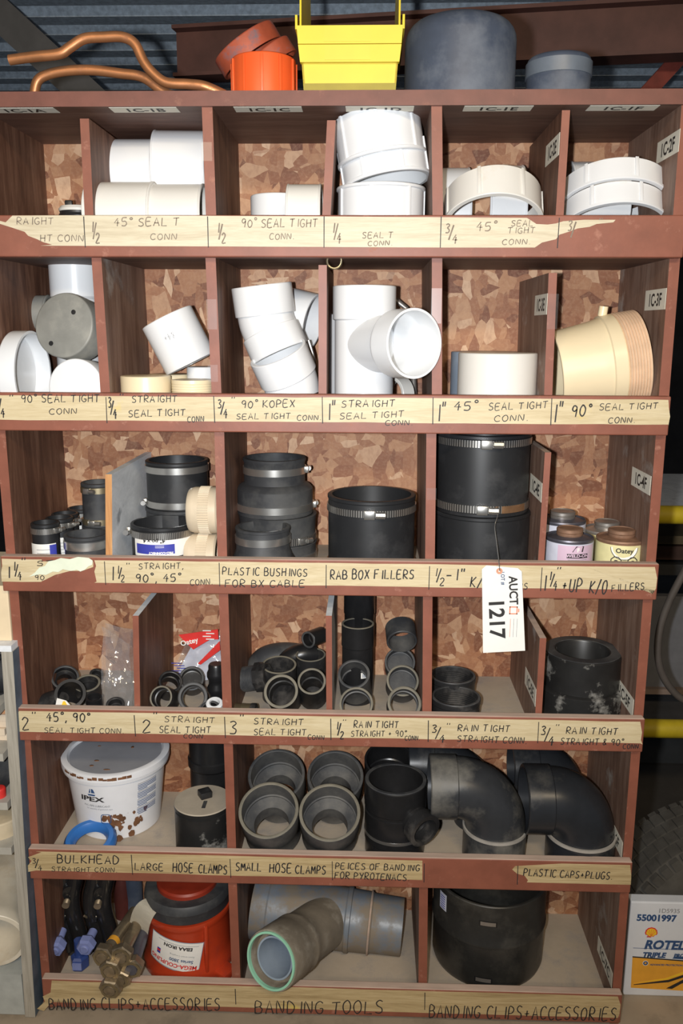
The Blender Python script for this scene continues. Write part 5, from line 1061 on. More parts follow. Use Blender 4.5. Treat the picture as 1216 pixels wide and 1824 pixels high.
part('body', lathe([(0, 0), (R - .001, 0), (R - .001, H - .014), (R - .004, H - .0125), (R - .004, H - .009), (R, H - .0085), (R, H - .001), (0, H - .001)], 72, False), MB['smear'], t)
part('dusty_top', lathe([(0, H - .001), (R, H - .001), (R - .0015, H + .001), (0, H + .001)], 72, False), MB['dusttop'], t, label='dust-covered top')
q = atz(365, 1419, F5 + H) - p; sq = bx(-.0125, .0125, -.0125, .0125, H, H + .015, .002, M=Matrix.Translation((q.x, q.y, 0)) @ Matrix.Rotation(.55, 4, 'Z')); part('square_nub', sq, MB['blackd'], t)
bm = bx(q.x + .001, q.x + .009, q.y - .046, q.y - .018, H + .001, H + .0013); part('wiped_streak', bm, MB['char'], t, smooth=0)
p, R, H = upright(338, 418, 1300, 0.235, 4); H = BZ[3] - F5 - .012
t = thing('black_pipe', 'tall black pipe standing behind the dusty pipe cap in the fifth row', 'pipe', p)
part('body', lathe(shell([(R * .97, 0), (R * .97, H * .38), (R * 1.05, H * .40), (R * 1.05, H * .46), (R * .99, H * .47), (R * .99, H)], [(R * .85, 0), (R * .85, H)]), 56), MB['black'], t)
cax = V((0, -0.66, 0.75))
def big_c(label, px, py, rp, y, ax, L, rm):
    return mouth(label, px, py, rp, y, (ax[0], -.52, .855), L, 'charl', rm, w=.006, taper=.95, row=4, bore=.60)
big_c('charcoal pipe coupling at the front left of the four in the third fifth-row bin', 478, 1442, 53.5, 0.034, (-.03, -.70, .71), .115, 'rim')
big_c('charcoal pipe coupling at the front right of the four, with the palest rim', 587, 1446, 54.5, 0.034, (.02, -.70, .71), .115, 'rim')
big_c('charcoal pipe coupling at the back left of the four in the third fifth-row bin', 492, 1379, 50.5, 0.155, (-.02, -.78, .62), .11, 'char')
big_c('charcoal pipe coupling at the back right of the four in the third fifth-row bin', 597, 1381, 50, 0.155, (.03, -.78, .62), .11, 'char')
# black tee with the small side branch
p, R, H = upright(649, 758, 1387, 0.085, 4)
t = thing('pipe_tee', 'black pipe tee with a small side mouth standing beside the charcoal couplings', 'pipe tee', p)
part('body', lathe(shell([(R * .97, 0), (R * .97, H * .20), (R * .99, H * .21), (R * .99, H * .60), (R * .95, H * .61), (R * .95, H * .64), (R, H * .66), (R, H)], [(R * .8, 0), (R * .8, H * .5), (R * .86, H * .55), (R * .86, H)], .003), 72), MB['black'], t)
zr = at(703, 1508, p.y - R).z - p.z; part('steel_ring', lathe([(R * .975, zr), (R * 1.005, zr), (R * 1.005, zr + .006), (R * .975, zr + .006)], 72), MB['steel'], t); part('mouth_rim', lathe([(R * .87, H - .001), (R * .99, H - .001), (R * .98, H + .0012), (R * .88, H + .0012)], 64), MB['char'], t)  # paler charcoal on the tee's mouth rim paints in its gloss highlight
c = at(757, 1481, 0.012) - p; Rm_ = rpx(64, c + p); st = V((R * .35, -R * .3, c.z + .012)); dr = (c - st)
part('branch', sweep([st + dr * k for k in (0, .55, .62, .64, 1.0)], [Rm_ * .86, Rm_ * .88, Rm_ * .92, Rm_, Rm_], [Rm_ * .55, Rm_ * .55, Rm_ * .6, Rm_ * .72, Rm_ * .74], 48), MB['blackd'], t)
mouth('black pipe fitting deep behind the black tee in the fifth row', 693, 1352, 44, 0.20, (0.0, -0.3, 0.95), 0.12, 'black', 'black', blind=True, row=4)
# big elbows
def big_elbow(label, hxl, hxr, hyt, hyb, oxl, oxr, oy, y, m, sticker=False, rest=True):
    zt = at(hxl, hyt, y).z; zb = at(hxl, hyb, y).z; R = (zt - zb) / 2 * .97; zc = (zt + zb) / 2
    p0 = V((XX(hxl, y, zc), y, zc)); xo = XX((oxl + oxr) / 2, y, F5 + .06); Rr = R * .95
    t = thing('pipe_elbow', label, 'pipe elbow', (xo, y, F5)); O = V((xo, y, F5)); l0 = XX(hxr, y, zc) - p0.x
    part('hub', lathe_at(shell([(R, 0), (R, l0)], [(R * .88, 0), (R * .88, l0)], .002), p0 - O, (1, 0, 0), 64), MB[m], t)
    rad = max(.03, xo - (p0.x + l0)); zo = zc - rad; d1 = V((0.0, -0.04, -1)).normalized()
    pth = elbow_path(p0 - O + V((l0 * .6, 0, 0)), (1, 0, 0), d1, l0 * .4, rad, 0.004, 18)
    part('bend', sweep(pth, Rr, Rr * .88, 56), MB[m], t)
    e = pth[-1]; hL = max(.02, e.z + O.z - F5 - .001)
    part('hub', lathe_at(shell([(R, 0), (R, hL)], [(R * .88, 0), (R * .88, hL)], .002), (e.x, e.y, 0), (0, 0, 1), 64), MB[m], t)
    part('hub_ring', lathe_at([(R * .96, hL - .002), (R * 1.02, hL - .002), (R * 1.02, hL + .004), (R * .96, hL + .004)], (e.x, e.y, 0), (0, 0, 1), 64), MB['ringg'], t)
    return t
MB['elbow'] = mat('dust_smeared_black_elbow', (0.030, 0.032, 0.036), 0.34, var=0.15, dust=(0.19, 0.18, 0.155), da=(0.45, 0.72), ds=7)
MB['elbow2'] = mat('satin_black_elbow', (0.020, 0.022, 0.026), 0.30, var=0.15, dust=(0.075, 0.072, 0.065), da=(0.55, 0.8), ds=8)
big_elbow('big dust-smeared black pipe elbow at the front of the fifth fifth-row bin', 764, 812, 1347, 1452, 827, 933, 1500, 0.075, 'elbow')
big_elbow('big satin black pipe elbow at the front of the last fifth-row bin', 932, 978, 1365, 1478, 978, 1088, 1515, 0.070, 'elbow2')
big_elbow('dark pipe elbow standing behind the dust-smeared one in the fifth row', 726, 772, 1318, 1400, 800, 905, 1450, 0.20, 'elbow2')
big_elbow('dark pipe elbow standing behind the satin black one in the fifth row', 909, 955, 1322, 1410, 940, 1042, 1470, 0.205, 'elbow2')

# ------------------------------------------------------------------ sixth row
F6 = FZ[5]
def fork(label, px, y):
    x = XX(px, y, F6 + .1); t = thing('pipe_clamp', label, 'clamp', (x, y, F6)); zt = BZ[4] - F6 - .006
    def prof(z): return .004 * math.sin(z * 30)
    pts = [(0.006, -.010, 0.018), (.004, -.012, .06), (-.006, -.012, .11), (-.008, -.006, .15), (.002, 0, .20), (.004, .004, zt)]
    bm = newbm(); P = smoothpath(pts, 6)
    for s in (-1, 1): sweep([V((p.x + s * .013, p.y, p.z)) for p in P], [.0185] * len(P), None, 14, bm)
    part('clamp_half', bm, MB['iron'], t)
    part('clamp_ear', lathe_at([(0, -.011), (.017, -.011), (.019, -.006), (.019, .006), (.017, .011), (0, .011)], (-.012, -.010, .10), (1, -.25, 0), 20), MB['iron'], t)
    part('clamp_ear', lathe_at([(0, -.010), (.016, -.010), (.018, -.005), (.018, .005), (.016, .010), (0, .010)], (.004, -.012, .165), (0.3, -1, 0), 20), MB['iron'], t)
    part('clamp_foot', bx(-.012, .014, -.02, .012, 0, .022, .005), MB['iron'], t)
    part('bolt', lathe_at([(0, 0), (.0075, 0), (.008, .002)] + threads(.008, .003, .014, .003, .001) + [(.0075, .014), (0, .014)], (.002, -.028, .150), (.1, -1, -.1), 20), MB['bolt'], t)
    part('nut', lathe_at([(0, 0), (.013, 0), (.013, .010), (0, .010)], (-.020, -.014, .088), (-.25, -.8, -.4), 6), MB['iron'], t)
    part('stud', sweep([V((-.022, -.020, .100)), V((-.030, -.034, .118))], .0025, None, 10), MB['bolt'], t)
    return t
fork('black cast pipe clamp standing against the left side panel in the bottom row', 128, 0.125)
fork('black cast pipe clamp next to the bundle of bolts in the bottom row', 183, 0.125)
def coated(label, px1, py1, y1, px0, py0, y0, m, rw, floor=False, sign=False):
    h = at(px1, py1, y1); q = at(px0, py0, y0); ax = (h - q).normalized(); L = (h - q).length
    if floor: pass
    t = thing('coated_bolt', label, 'bolt', q, ax); R = rpx(rw, h)
    part('shank', lathe([(0, 0), (R * .48, 0), (R * .48, L * .55), (0, L * .55)], 24, False), MB[m], t)
    hd = part('hex_nut', lathe([(0, L * .42), (R * .62, L * .42), (R, L * .60), (R, L * .88), (R * .86, L), (R * .5, L), (R * .45, L * .97), (0, L * .97)], 6, False), MB[m], t, smooth=0)
    part('bolt_end', lathe([(0, L * .96), (R * .5, L * .96), (R * .5, L * 1.03), (R * .4, L * 1.06), (0, L * 1.06)], 24, False), MB[m], t)
    return t
coated('powder-blue coated bolt at the foot of the left black clamp, bottom row', 97, 1694, 0.035, 111, 1657, 0.085, 'bluel', 34)
coated('powder-blue coated bolt at the foot of the second black clamp, above the dark blue one', 150, 1691, 0.035, 166, 1659, 0.085, 'bluel', 33)
t = thing('coated_bolt', 'dark blue coated bolt standing on its head on the bottom-row floor', 'bolt', (XX(143, .075, F6), .075, F6)); q = rpx(32, t.location)
part('hex_nut', lathe([(0, 0), (q * .8, 0), (q, .005), (q, .028), (q * .75, .033), (0, .033)], 6, False), MB['blued'], t, smooth=0); part('shank', lathe([(0, .033), (q * .5, .033), (q * .5, .07), (0, .07)], 24, False), MB['blued'], t)
part('grade_mark', bx(-.010, .010, -q - .0004, -q * .86, .009, .025), MB['bluel'], t, smooth=0)
# bundle of long bolts
tail = at(252, 1632, 0.12)
places = ((180, 1709, -0.022, 'upper left of the bundle', 'bolt'), (214, 1708, -0.026, 'upper right of the bundle', 'bolt'), (194, 1733, -0.038, 'centre left of the bundle', 'bolt'), (233, 1730, -0.026, 'right side of the bundle, dark', 'bolt'), (211, 1749, -0.036, 'lower right of the bundle', 'bolt'), (194, 1767, -0.050, 'lowest of the bundle, over the lip', 'bolt'))
for k, (px, py, y, w, m) in enumerate(places):
    h = at(px, py, y - .012); e = tail + V(((px - 205) * .00060, (k % 3) * .008, -(py - 1735) * .00045)); ax = (h - e).normalized(); L = (h - e).length; R = rpx(42, h)
    t = thing('long_bolt', 'long oily steel bolt, nut to the front, ' + w, 'bolt', e, ax, .4 * k, 'long bolts taped in a bundle')
    r1 = R * .52
    part('shank', lathe([(0, 0), (r1, 0), (r1, L - .004), (r1 - .001, L - .001), (0, L - .001)], 24, False), MB['tind' if k == 3 else 'bolt'], t)
    part('nut', lathe([(r1, L - .024), (R * .92, L - .024), (R, L - .021), (R, L - .006), (R * .9, L - .003), (r1 + .001, L - .003)], 6), MB['bolt'], t, smooth=0)
    part('nut_washer_face', lathe([(r1 + .0008, L - .0035), (R * .80, L - .0035), (R * .78, L - .0018), (r1 + .0012, L - .0018)], 36), MB['brass'], t)
    if k == 0: part('orange_mark', lathe([(r1 - .0002, L * .62), (r1 + .0004, L * .62), (r1 + .0004, L * .70), (r1 - .0002, L * .70)], 24), MB['orangeprint'], t)
bm = newbm(); A = [at(x, yy, y) for x, yy, y in ((231, 1642, .075), (237, 1621, .066), (249, 1606, .070), (267, 1597, .09))]; B = [at(x, yy, y) for x, yy, y in ((263, 1666, .06), (267, 1647, .046), (275, 1630, .044), (288, 1615, .066))]
A = smoothpath(A, 4); B = smoothpath(B, 4); va = [bm.verts.new(v) for v in A]; vb = [bm.verts.new(v) for v in B]
for k in range(len(va) - 1): bm.faces.new((va[k], va[k + 1], vb[k + 1], vb[k]))
bmesh.ops.solidify(bm, geom=bm.faces[:], thickness=0.0006)
solo('paper_tape', 'cream paper tape wrapped around the bundle of long bolts', 'tape', bm, MB['paperold'])
solo('black_pipe', 'dark narrow pipe standing at the back between the bolts and the orange coupling', 'pipe', lathe(shell([(.022, 0), (.022, .25)], [(.018, 0), (.018, .25)]), 36), MB['slate'], (XX(236, .255, F6 + .1), .255, F6))
solo('iron_part', 'small dark red iron lug standing behind the bundle of bolts', 'fitting', lathe([(0, 0), (.018, 0), (.020, .05), (.016, .10), (.010, .12), (.022, .15), (.02, .185), (0, .19)], 28, False), mat('dark_red_iron', (.10, .025, .02), .5, var=.2), (XX(216, .245, F6 + .1), .245, F6))
# orange mechanical coupling
pb = atz(338, 1754, F6); R = rpx(152, pb + V((0, .08, .08))); cyy = max(pb.y, .012) + R; cxx = XX(336, cyy, F6 + .1)
Hh = BZ[4] - F6 - .035
t = thing('pipe_repair_coupling', 'red-orange cast coupling with a black rubber collar and an upside-down label, bottom row', 'pipe coupling', (cxx, cyy, F6))
zc = at(338, 1652, cyy - R).z - F6; zr = zc + .002
part('housing', lathe([(0, 0), (R * 1.05, 0), (R * 1.08, .006), (R * 1.06, .022), (R * 1.0, .034), (R * .98, .05), (R * .98, zc - .022), (R * 1.0, zc - .016), (R * 1.03, zc - .006), (R * 1.02, zc), (0, zc)], 72, False), MB['redpaint'], t)
part('rubber_collar', lathe(shell([(R * .99, zc), (R * .99, zc + .022), (R * 1.0, zc + .024), (R * .97, zc + .042)], [(R * .70, zc), (R * .70, zc + .042)], .003), 72), MB['rubberd'], t)
part('inner_sleeve', lathe([(0, zc), (R * .70, zc), (R * .70, zc + .050), (R * .66, zc + .054), (0, zc + .054)], 56, False), mat('shaded_red_enamel', (.26, .028, .012), .4, var=.15), t)  # same red, darkened: shade of the recessed top is put into the colour
for a in (-.98, .35, 2.2): part('casting_rib', bx(R * .95, R * 1.06, -.004, .004, .012, zc - .008, .002, M=Matrix.Rotation(a, 4, 'Z')), MB['redpaint'], t)
part('flange_foot', bx(R * .7, R * 1.35, -.02, .02, 0, .018, .004, M=Matrix.Rotation(-.62, 4, 'Z')), MB['redpaint'], t)
Rl = R * .985; a0 = -1.72; zl = zc * .50; w, h = .120, .074
T0 = Matrix.Rotation(-.20, 4, 'Z')
def onlab(name, bm, m, e):
    bm.transform(T0); part(name, wrap(bm, Rl, zl, a0, e), MB[m], t, smooth=0)
onlab('label_border', grid(-w / 2, w / 2, -h / 2, h / 2, 24, 6), 'bluegrey', .0015); onlab('label_sheet', grid(-w / 2 + .002, w / 2 - .0015, -h / 2 + .003, h / 2 - .0015, 24, 6), 'paper', .0020)
FL = Matrix.Rotation(PI, 4, 'Z')
def ltxt(s, size, x, y, m, b, sx=1.0): onlab('label_print', text(s, size, 'CENTER', b, M=Matrix.Translation((x, y, 0)) @ FL, sx=sx), m, .0027)
ltxt('MEGA-COUPLING', .0135, .0, -.0185, 'redprint', .0004, 1.0); ltxt('Series 3800', .011, .018, -.0055, 'navy', .0002); ltxt('Restrained Coupling', .0056, .018, .005, 'greyprint', 0, 1.15); ltxt('EBAA IRON', .0112, .006, .0255, 'ink', .0004, 1.1)
onlab('label_flag', grid(-.040, -.031, -.010, .004, 4, 1), 'bluelab', .0025); onlab('label_flag', grid(-.040, -.031, -.004, .001, 4, 1), 'redprint', .0029)
onlab('print_line', grid(-.040, .050, .0285, .0295, 16, 1), 'greyprint', .0025)
# muddy grey wye
yq = 0.165
pR = at(716, 1651, yq - .01); R = rpx(100, pR); zc = pR.z
t = thing('pipe_wye', 'muddy grey pipe wye with a mint green lip on its front mouth, bottom row', 'pipe wye', (XX(560, yq, F6), yq, F6)); O = t.location.copy()
xa = XX(452, yq, zc + .01); xb = pR.x; zA = zc + .022
a = V((xa, yq + .02, zA)) - O; b = V((xb, yq - .01, zc)) - O
P = [a + (b - a) * k for k in (0, .10, .11, .62, .63, .655, .66, .775, .785, .80, 1.0)]
part('main_pipe', sweep(P, [R * 1.10, R * 1.10, R * 1.06, R * 1.06, R * 1.10, R * 1.10, R * 1.04, R * 1.02, R * 1.06, R * .99, R * .96], [R * .86] * 11, 64), MB['dirty'], t)
part('pipe_lining', sweep([a + (b - a) * .7, b + (b - a) * .0005], R * .90, R * .83, 64), MB['bluegrey'], t)
c = at(483, 1711, -0.045); Rb_ = rpx(108, c); mid = V((XX(590, yq, zc), yq, zc + .012)); c_ = c - O; m_ = mid - O; dr = c_ - m_; L = dr.length
P = [m_ + dr * k for k in (0.0, .30, .50, .60, .63, .66, .72, .74, .985, 1.0)]
part('branch', sweep(P, [Rb_ * .92, Rb_ * .92, Rb_ * .92, Rb_ * .95, Rb_ * 1.0, Rb_ * 1.0, Rb_ * .97, Rb_ * 1.0, Rb_ * 1.0, Rb_ * .98], [Rb_ * .70] * 7 + [Rb_ * .72, Rb_ * .86, Rb_ * .88], 64), MB['mud'], t)
dn = dr.normalized()
part('green_lip', lathe_at([(Rb_ * .86, -.022), (Rb_ * .90, -.022), (Rb_ * .93, .0), (Rb_ * .93, .004), (Rb_ * .86, .004)], c_, dn, 64), MB['green2'], t)
part('branch_stop', lathe_at([(Rb_ * .66, -.026), (Rb_ * .88, -.026), (Rb_ * .88, -.022), (Rb_ * .66, -.022)], c_, dn, 64), MB['mud'], t)
part('branch_lining', sweep([m_ + dr * .40, m_ + dr * .95], Rb_ * .70, Rb_ * .64, 56), MB['bluegrey'], t)
part('weld_seam', lathe_at([(R * 1.05, -.002), (R * 1.08, 0), (R * 1.05, .002)], a + (b - a) * .785, b - a, 64), MB['liptop'], t)
# wide black ring coupling
pb = atz(868, 1766, F6); R = rpx(199, V((pb.x, pb.y + .1, F6 + .08))); cyy = pb.y + R * .985; cxx = XX(869, cyy, F6 + .09)
Hh = at(868, 1617, cyy - R).z - F6
t = thing('pipe_coupling', 'very wide black pipe sleeve with two slots standing alone in the bottom row', 'pipe coupling', (cxx, cyy, F6))
part('sleeve', lathe(shell([(R * .96, 0), (R * .985, .012), (R * .985, Hh * .50), (R * 1.012, Hh * .515), (R * 1.012, Hh * .54), (R * .99, Hh * .56), (R, Hh)], [(R * .93, 0), (R * .95, Hh)], .002), 96), mat('wide_sleeve_black', (.024, .0235, .022), .34, var=.2, dust=(.065, .06, .05), da=(.5, .8), ds=9), t)
for fz, dx in ((.80, -.16), (.13, -.20)):
    part('slot', wrap(grid(-.016, .016, -.0045, .0045, 8, 1), R * .99, Hh * fz, -PI / 2 + dx, .0016), MB['tin'], t); part('slot_edge', wrap(grid(-.019, .019, -.0065, .0065, 8, 1), R * .99, Hh * fz, -PI / 2 + dx, .0011), MB['black'], t)
part('sticker', wrap(grid(-.012, .012, -.020, .020, 6, 1), R, Hh * .84, -2.62, .0012), MB['labelcool'], t)
bm = newbm()
for k in range(6): join(bm, wrap(grid(-.009, .008, -.016 + k * .0055, -.014 + k * .0055, 4, 1), R, Hh * .84, -2.62, .0018))
part('sticker_print', bm, MB['bluelab'], t, smooth=0)

# ------------------------------------------------------------------ to the left: neighbouring cabinet
YN = -0.030
def nb(px, py, y=YN): return at(px, py, y)
xo = nb(42, 1500).x; ztn = nb(14, 1161).z
nbc = thing('side_cabinet', 'weathered blue-grey plywood cabinet standing close on the left of the pigeonholes', 'cabinet', (xo - .3, .1, FLOOR)); NB = nbc.location.copy()
def nbp(name, bm, m, label=None): bm.transform(Matrix.Translation(-NB)); return part(name, bm, m, nbc, smooth=0, label=label)
m_edge = wood('weathered_plywood_edge', [(.3, (.24, .22, .18)), (.55, (.42, .39, .33)), (.8, (.55, .52, .45))], (40, 40, 1.5), 3)
xL0 = nb(62, 1800).x; xT0 = nb(24, 1180).x; tk = .022
bm = slab([(xT0 - tk, YN, ztn), (xT0, YN, ztn), (xL0, YN, FLOOR + .012), (xL0 - tk, YN, FLOOR + .012)], (0, 1, 0), .30)
bm.normal_update()
for f in bm.faces:
    if f.normal.x > .5: f.material_index = 1
nbp('side_panel', bm, [m_edge, mat('blue_grey_paint', (.09, .125, .165), .6, var=.2)])
bm = bx(xT0 - .6, xT0 - .002, YN, .27, ztn, ztn + .012); nbp('cabinet_top', bm, MB['greypanel'])
zsh = [nb(8, yy).z for yy in (1262, 1432, 1512)]
for k, z in enumerate(zsh): nbp('cabinet_shelf', bx(xo - .6, (xT0 + xL0) / 2 - tk - .008, YN + .004, .27, z - .016, z), mat('grey_shelf_paint', (.42, .40, .35), .7, var=.1) if k == 0 else bpy.data.materials['grey_shelf_paint'])
zb = nb(20, 1740).z
nbp('cabinet_base', bx(xo - .6, xL0 - tk - .003, YN + .006, .27, FLOOR + .012, zb), mat('pale_grey_board', (.40, .42, .40), .7, var=.12))
nbp('cabinet_back', bx(xo - .6, xL0 - tk, .27, .282, FLOOR + .012, ztn), m_wall)
def lx(px, y, z): return XX(px, y, z)
b0 = at(20, 1155, -.01); w = .4
t = solo('cardboard_box', 'cream box standing on the neighbouring cabinet at the left edge', 'box', bx(-w, 0, 0, .25, 0, at(0, 1045, -.01).z - ztn - .012, .002), mat('cream_card', (.74, .60, .40), .6, var=.05), (b0.x, -.005, ztn + .012), smooth=0)
z = zsh[1]
r = random.Random(2)
zz0 = nb(8, 1345).z; zz1 = nb(8, 1262).z - .018; k = 0
nsh = bx(xo - .6, (xT0 + xL0) / 2 - tk - .008, YN + .004, .27, zz0 - .016, zz0); nbp('cabinet_shelf', nsh, bpy.data.materials['grey_shelf_paint'])
hh = (zz1 - zz0 - .006) / 5
for k in range(5):
    x1 = XX(13 + r.uniform(-1, 2), .03, zz0 + hh * k); solo('panel_sheet', 'cream sheet number one in the flat stack inside the left cabinet'.replace('number one', ['at the very bottom', 'second from the bottom', 'in the middle', 'second from the top', 'at the top'][k]), 'board', bx(-.4, 0, 0, .2, 0, hh - .0008, .0008), mat('cream_board', (.72, .60, .46), .6, var=.06) if k == 0 else bpy.data.materials['orange_edge' if k == 4 else 'cream_board'] if k != 4 else mat('orange_edge', (.66, .33, .16), .6, var=.1), (x1, .02 + r.uniform(0, .01), zz0 + hh * k), group='flat stack of cream sheets', smooth=0)
q = at(-8, 1222, .06); R = rpx(70, q); zf = zsh[0]
solo('pipe_fitting', 'dark grey pipe fitting on the top shelf of the left cabinet', 'pipe fitting', pipe(R, .15, .005), MB['char'], (q.x - .12, .06, zf + R), (1, -.15, 0))
q = at(-22, 1393, .05); zf = zsh[1]; R = rpx(74, q)
solo('pipe_fitting', 'charcoal pipe fitting lying on the second shelf of the left cabinet', 'pipe fitting', pipe(R, .12, .006), MB['char'], (q.x - .07, .05, zf + R), (1, -.2, .0))
q = at(12, 1412, .02); solo('red_cap_fitting', 'small red cap beside the charcoal fitting in the left cabinet', 'cap', cap(.013, .02, .002), MB['redprint'], (q.x - .005, -.002, zsh[1]), (0, 0, 1))
q = at(-12, 1482, .03); R = (zsh[1] - zsh[2] - .02) / 2
solo('pipe_fitting', 'beige flat fitting on the third shelf of the left cabinet', 'pipe fitting', cap(.06, min(.035, zsh[1] - zsh[2] - .022), .004), mat('beige_plastic', (.55, .46, .32), .6), (q.x, .05, zsh[2]), (0, 0, 1))
q = at(-18, 1686, -.035); R = rpx(118, q); ax = V((.16, -.95, -.12)).normalized()
t = thing('pipe_coupling', 'dirty white pipe with its open end to the front, low in the left cabinet', 'pipe', V((q.x, -.02, max(zb + R + .002, q.z))), ax)
part('hub', lathe(shell([(R * .98, -.22), (R * .98, -.03), (R, -.028), (R, 0)], [(R * .84, -.22), (R * .86, 0)]), 64), mat('dirty_white_pvc', (.72, .66, .54), .45, var=.06, dust=(.55, .44, .3), da=(.55, .75), ds=8), t)

# ------------------------------------------------------------------ to the right: oil carton, tyres, rack and hose
m_box = mat('white_carton', (.66, .68, .72), .6, var=.03)
bl = atz(1106, 1772, FLOOR + .001); yb = bl.y
tl = at(1121, 1606, yb); hb_ = tl.z - FLOOR
rz = 0.0
t = thing('oil_carton', 'flattened white and amber motor oil carton standing on the bench beside the pigeonholes', 'box', (bl.x, yb, FLOOR))
O = t.location.copy()
Wb = .40
part('carton', bx(0.004, Wb, 0, .028, 0, hb_, .003), m_box, t, smooth=0)
def onbox(px, py): q = at(px, py, yb) - O; return q.x, q.z
def btext(s, size, px, py, m, bold=.0004, sh=0.0, sx=1.0, e=.0012, name='carton_print'):
    x, z = onbox(px, py); part(name, text(s, size, 'LEFT', bold, sh, Matrix.Translation((x, -e, z)) @ Matrix.Rotation(PI / 2, 4, 'X'), sx), MB[m], t, smooth=0)
def bpatch(name, pts, m, e=.0006):
    P = [onbox(*q) for q in pts]; part(name, slab([(x, -e, z) for x, z in P], (0, 1, 0), .0004), MB[m], t, smooth=0)
btext('1D5935', .0145, 1171, 1625, 'greyprint', .0002); btext('55001997', .0215, 1133, 1639, 'navy', .0009, sx=.98); btext('ROTELLA T', .030, 1146, 1689, 'navy', .0013, .22, .95); btext('TRIPLE', .017, 1143, 1704, 'navy', .0009, .22, .98); btext('PRO', .0115, 1199, 1704, 'navy', .0006, .2); btext('Shell', .0052, 1151, 1669, 'redprint', .0002, name='small_print')
bpatch('amber_panel', [(1126, 1704), (1240, 1713), (1240, 1766), (1123, 1759)], 'orangeprint'); bpatch('amber_panel_edge', [(1126, 1703), (1240, 1712), (1240, 1714), (1126, 1705)], 'ink', .0008)
bpatch('navy_tab', [(1197, 1707), (1240, 1710), (1240, 1705), (1201, 1703)], 'navy', .0010); bpatch('rule_line', [(1127, 1688), (1240, 1692), (1240, 1692.6), (1127, 1688.6)], 'navy', .0008)
bpatch('swoosh', [(1128, 1753), (1190, 1745), (1240, 1728), (1240, 1733), (1190, 1749), (1128, 1754)], 'ink', .0010); bpatch('swoosh', [(1128, 1751), (1185, 1742), (1240, 1722), (1240, 1726), (1188, 1744)], 'yelprint', .0011); bpatch('swoosh', [(1186, 1760), (1215, 1745), (1240, 1736), (1240, 1742), (1212, 1752), (1196, 1761)], 'ink', .0010)
btext('ADVANCED PROTECTION', .0062, 1157, 1719, 'navy', .0002, sx=.95, name='small_print')
x, z = onbox(1149, 1715); part('round_badge', lathe_at([(.0026, 0), (.0052, 0), (.0052, .0005), (.0026, .0005)], (x, -.0008, z), (0, -1, 0), 24), MB['navy'], t)
part('round_badge_ring', lathe_at([(.0052, 0), (.0062, 0), (.0062, .0005), (.0052, .0005)], (x, -.0008, z), (0, -1, 0), 24), MB['paper'], t)
x, z = onbox(1159.5, 1660)
def pecten(s):
    L = []
    for k in range(7):
        a0 = PI * (1.02 - k / 6 * 1.04)
        for j in (-.5, .0, .5):
            a = a0 - j * .13; rr = s * (1.0 if j == 0 else .95); L.append((rr * math.cos(a), rr * .98 * math.sin(a) + s * .05))
    return L + [(s * .88, -s * .32), (s * .52, -s * .42), (s * .46, -s * .66), (-s * .46, -s * .66), (-s * .52, -s * .42), (-s * .88, -s * .32)]
for s, m, e in ((.0140, 'redprint', .0008), (.0115, 'yelprint', .0013)): part('shell_emblem', slab([(x + u, -e, z - .002 + v) for u, v in pecten(s)], (0, 1, 0), .0004), MB[m], t, smooth=0)
for k in range(5):
    a = PI * (.86 - k * .18); part('emblem_line', slab([(x + .0015 * math.cos(a) - .0003, -.0018, z - .008), (x + .0015 * math.cos(a) + .0003, -.0018, z - .008), (x + .0095 * math.cos(a) + .0003, -.0018, z - .001 + .0095 * math.sin(a)), (x + .0095 * math.cos(a) - .0003, -.0018, z - .001 + .0095 * math.sin(a))], (0, 1, 0), .0003), MB['redprint'], t, smooth=0)
# tyres
m_tyre = mat('dusty_tyre_rubber', (.078, .072, .062), .85, var=.2, vs=20, dust=(.10, .095, .085), da=(.45, .75), ds=10, bmp=.1)
def tyre(label, c, ax, R, wd, seed=0):
    t = thing('tyre_casing', label, 'tyre', c, ax)
    h = wd / 2; pr = [(R * .62, -h * .8), (R * .70, -h), (R * .88, -h * .98), (R * .97, -h * .80), (R * .975, h * .80), (R * .88, h * .98), (R * .70, h), (R * .62, h * .8), (R * .60, h * .7), (R * .66, h * .55), (R * .9, h * .5), (R * .9, -h * .5), (R * .66, -h * .55), (R * .60, -h * .7)]
    part('carcass', lathe(pr, 72), m_tyre, t)
    bm = newbm(); n = 66
    for k in range(n):
        for j, zz_ in enumerate((-.62, -.21, .21, .62)):
            M = Matrix.Rotation(2 * PI * (k + .5 * (j % 2)) / n, 4, 'Z'); bx(R * .965, R * .9825, -R * .042, R * .042, h * (zz_ - .18), h * (zz_ + .18), .0, bm, M)
        M = Matrix.Rotation(2 * PI * k / n, 4, 'Z'); bx(R * .90, R * .978, -R * .032, R * .032, h * .84, h * .985, 0, bm, M); bx(R * .90, R * .978, -R * .032, R * .032, -h * .985, -h * .84, 0, bm, M)
    part('tread', bm, m_tyre, t, smooth=0); return t
g = at(1235, 1470, .72)
tyre('dusty black tyre standing upright behind the oil carton', (XX(1285, .42, GROUND + .34) , .42, GROUND + .335), (.08, -1, .06), .33, .21)
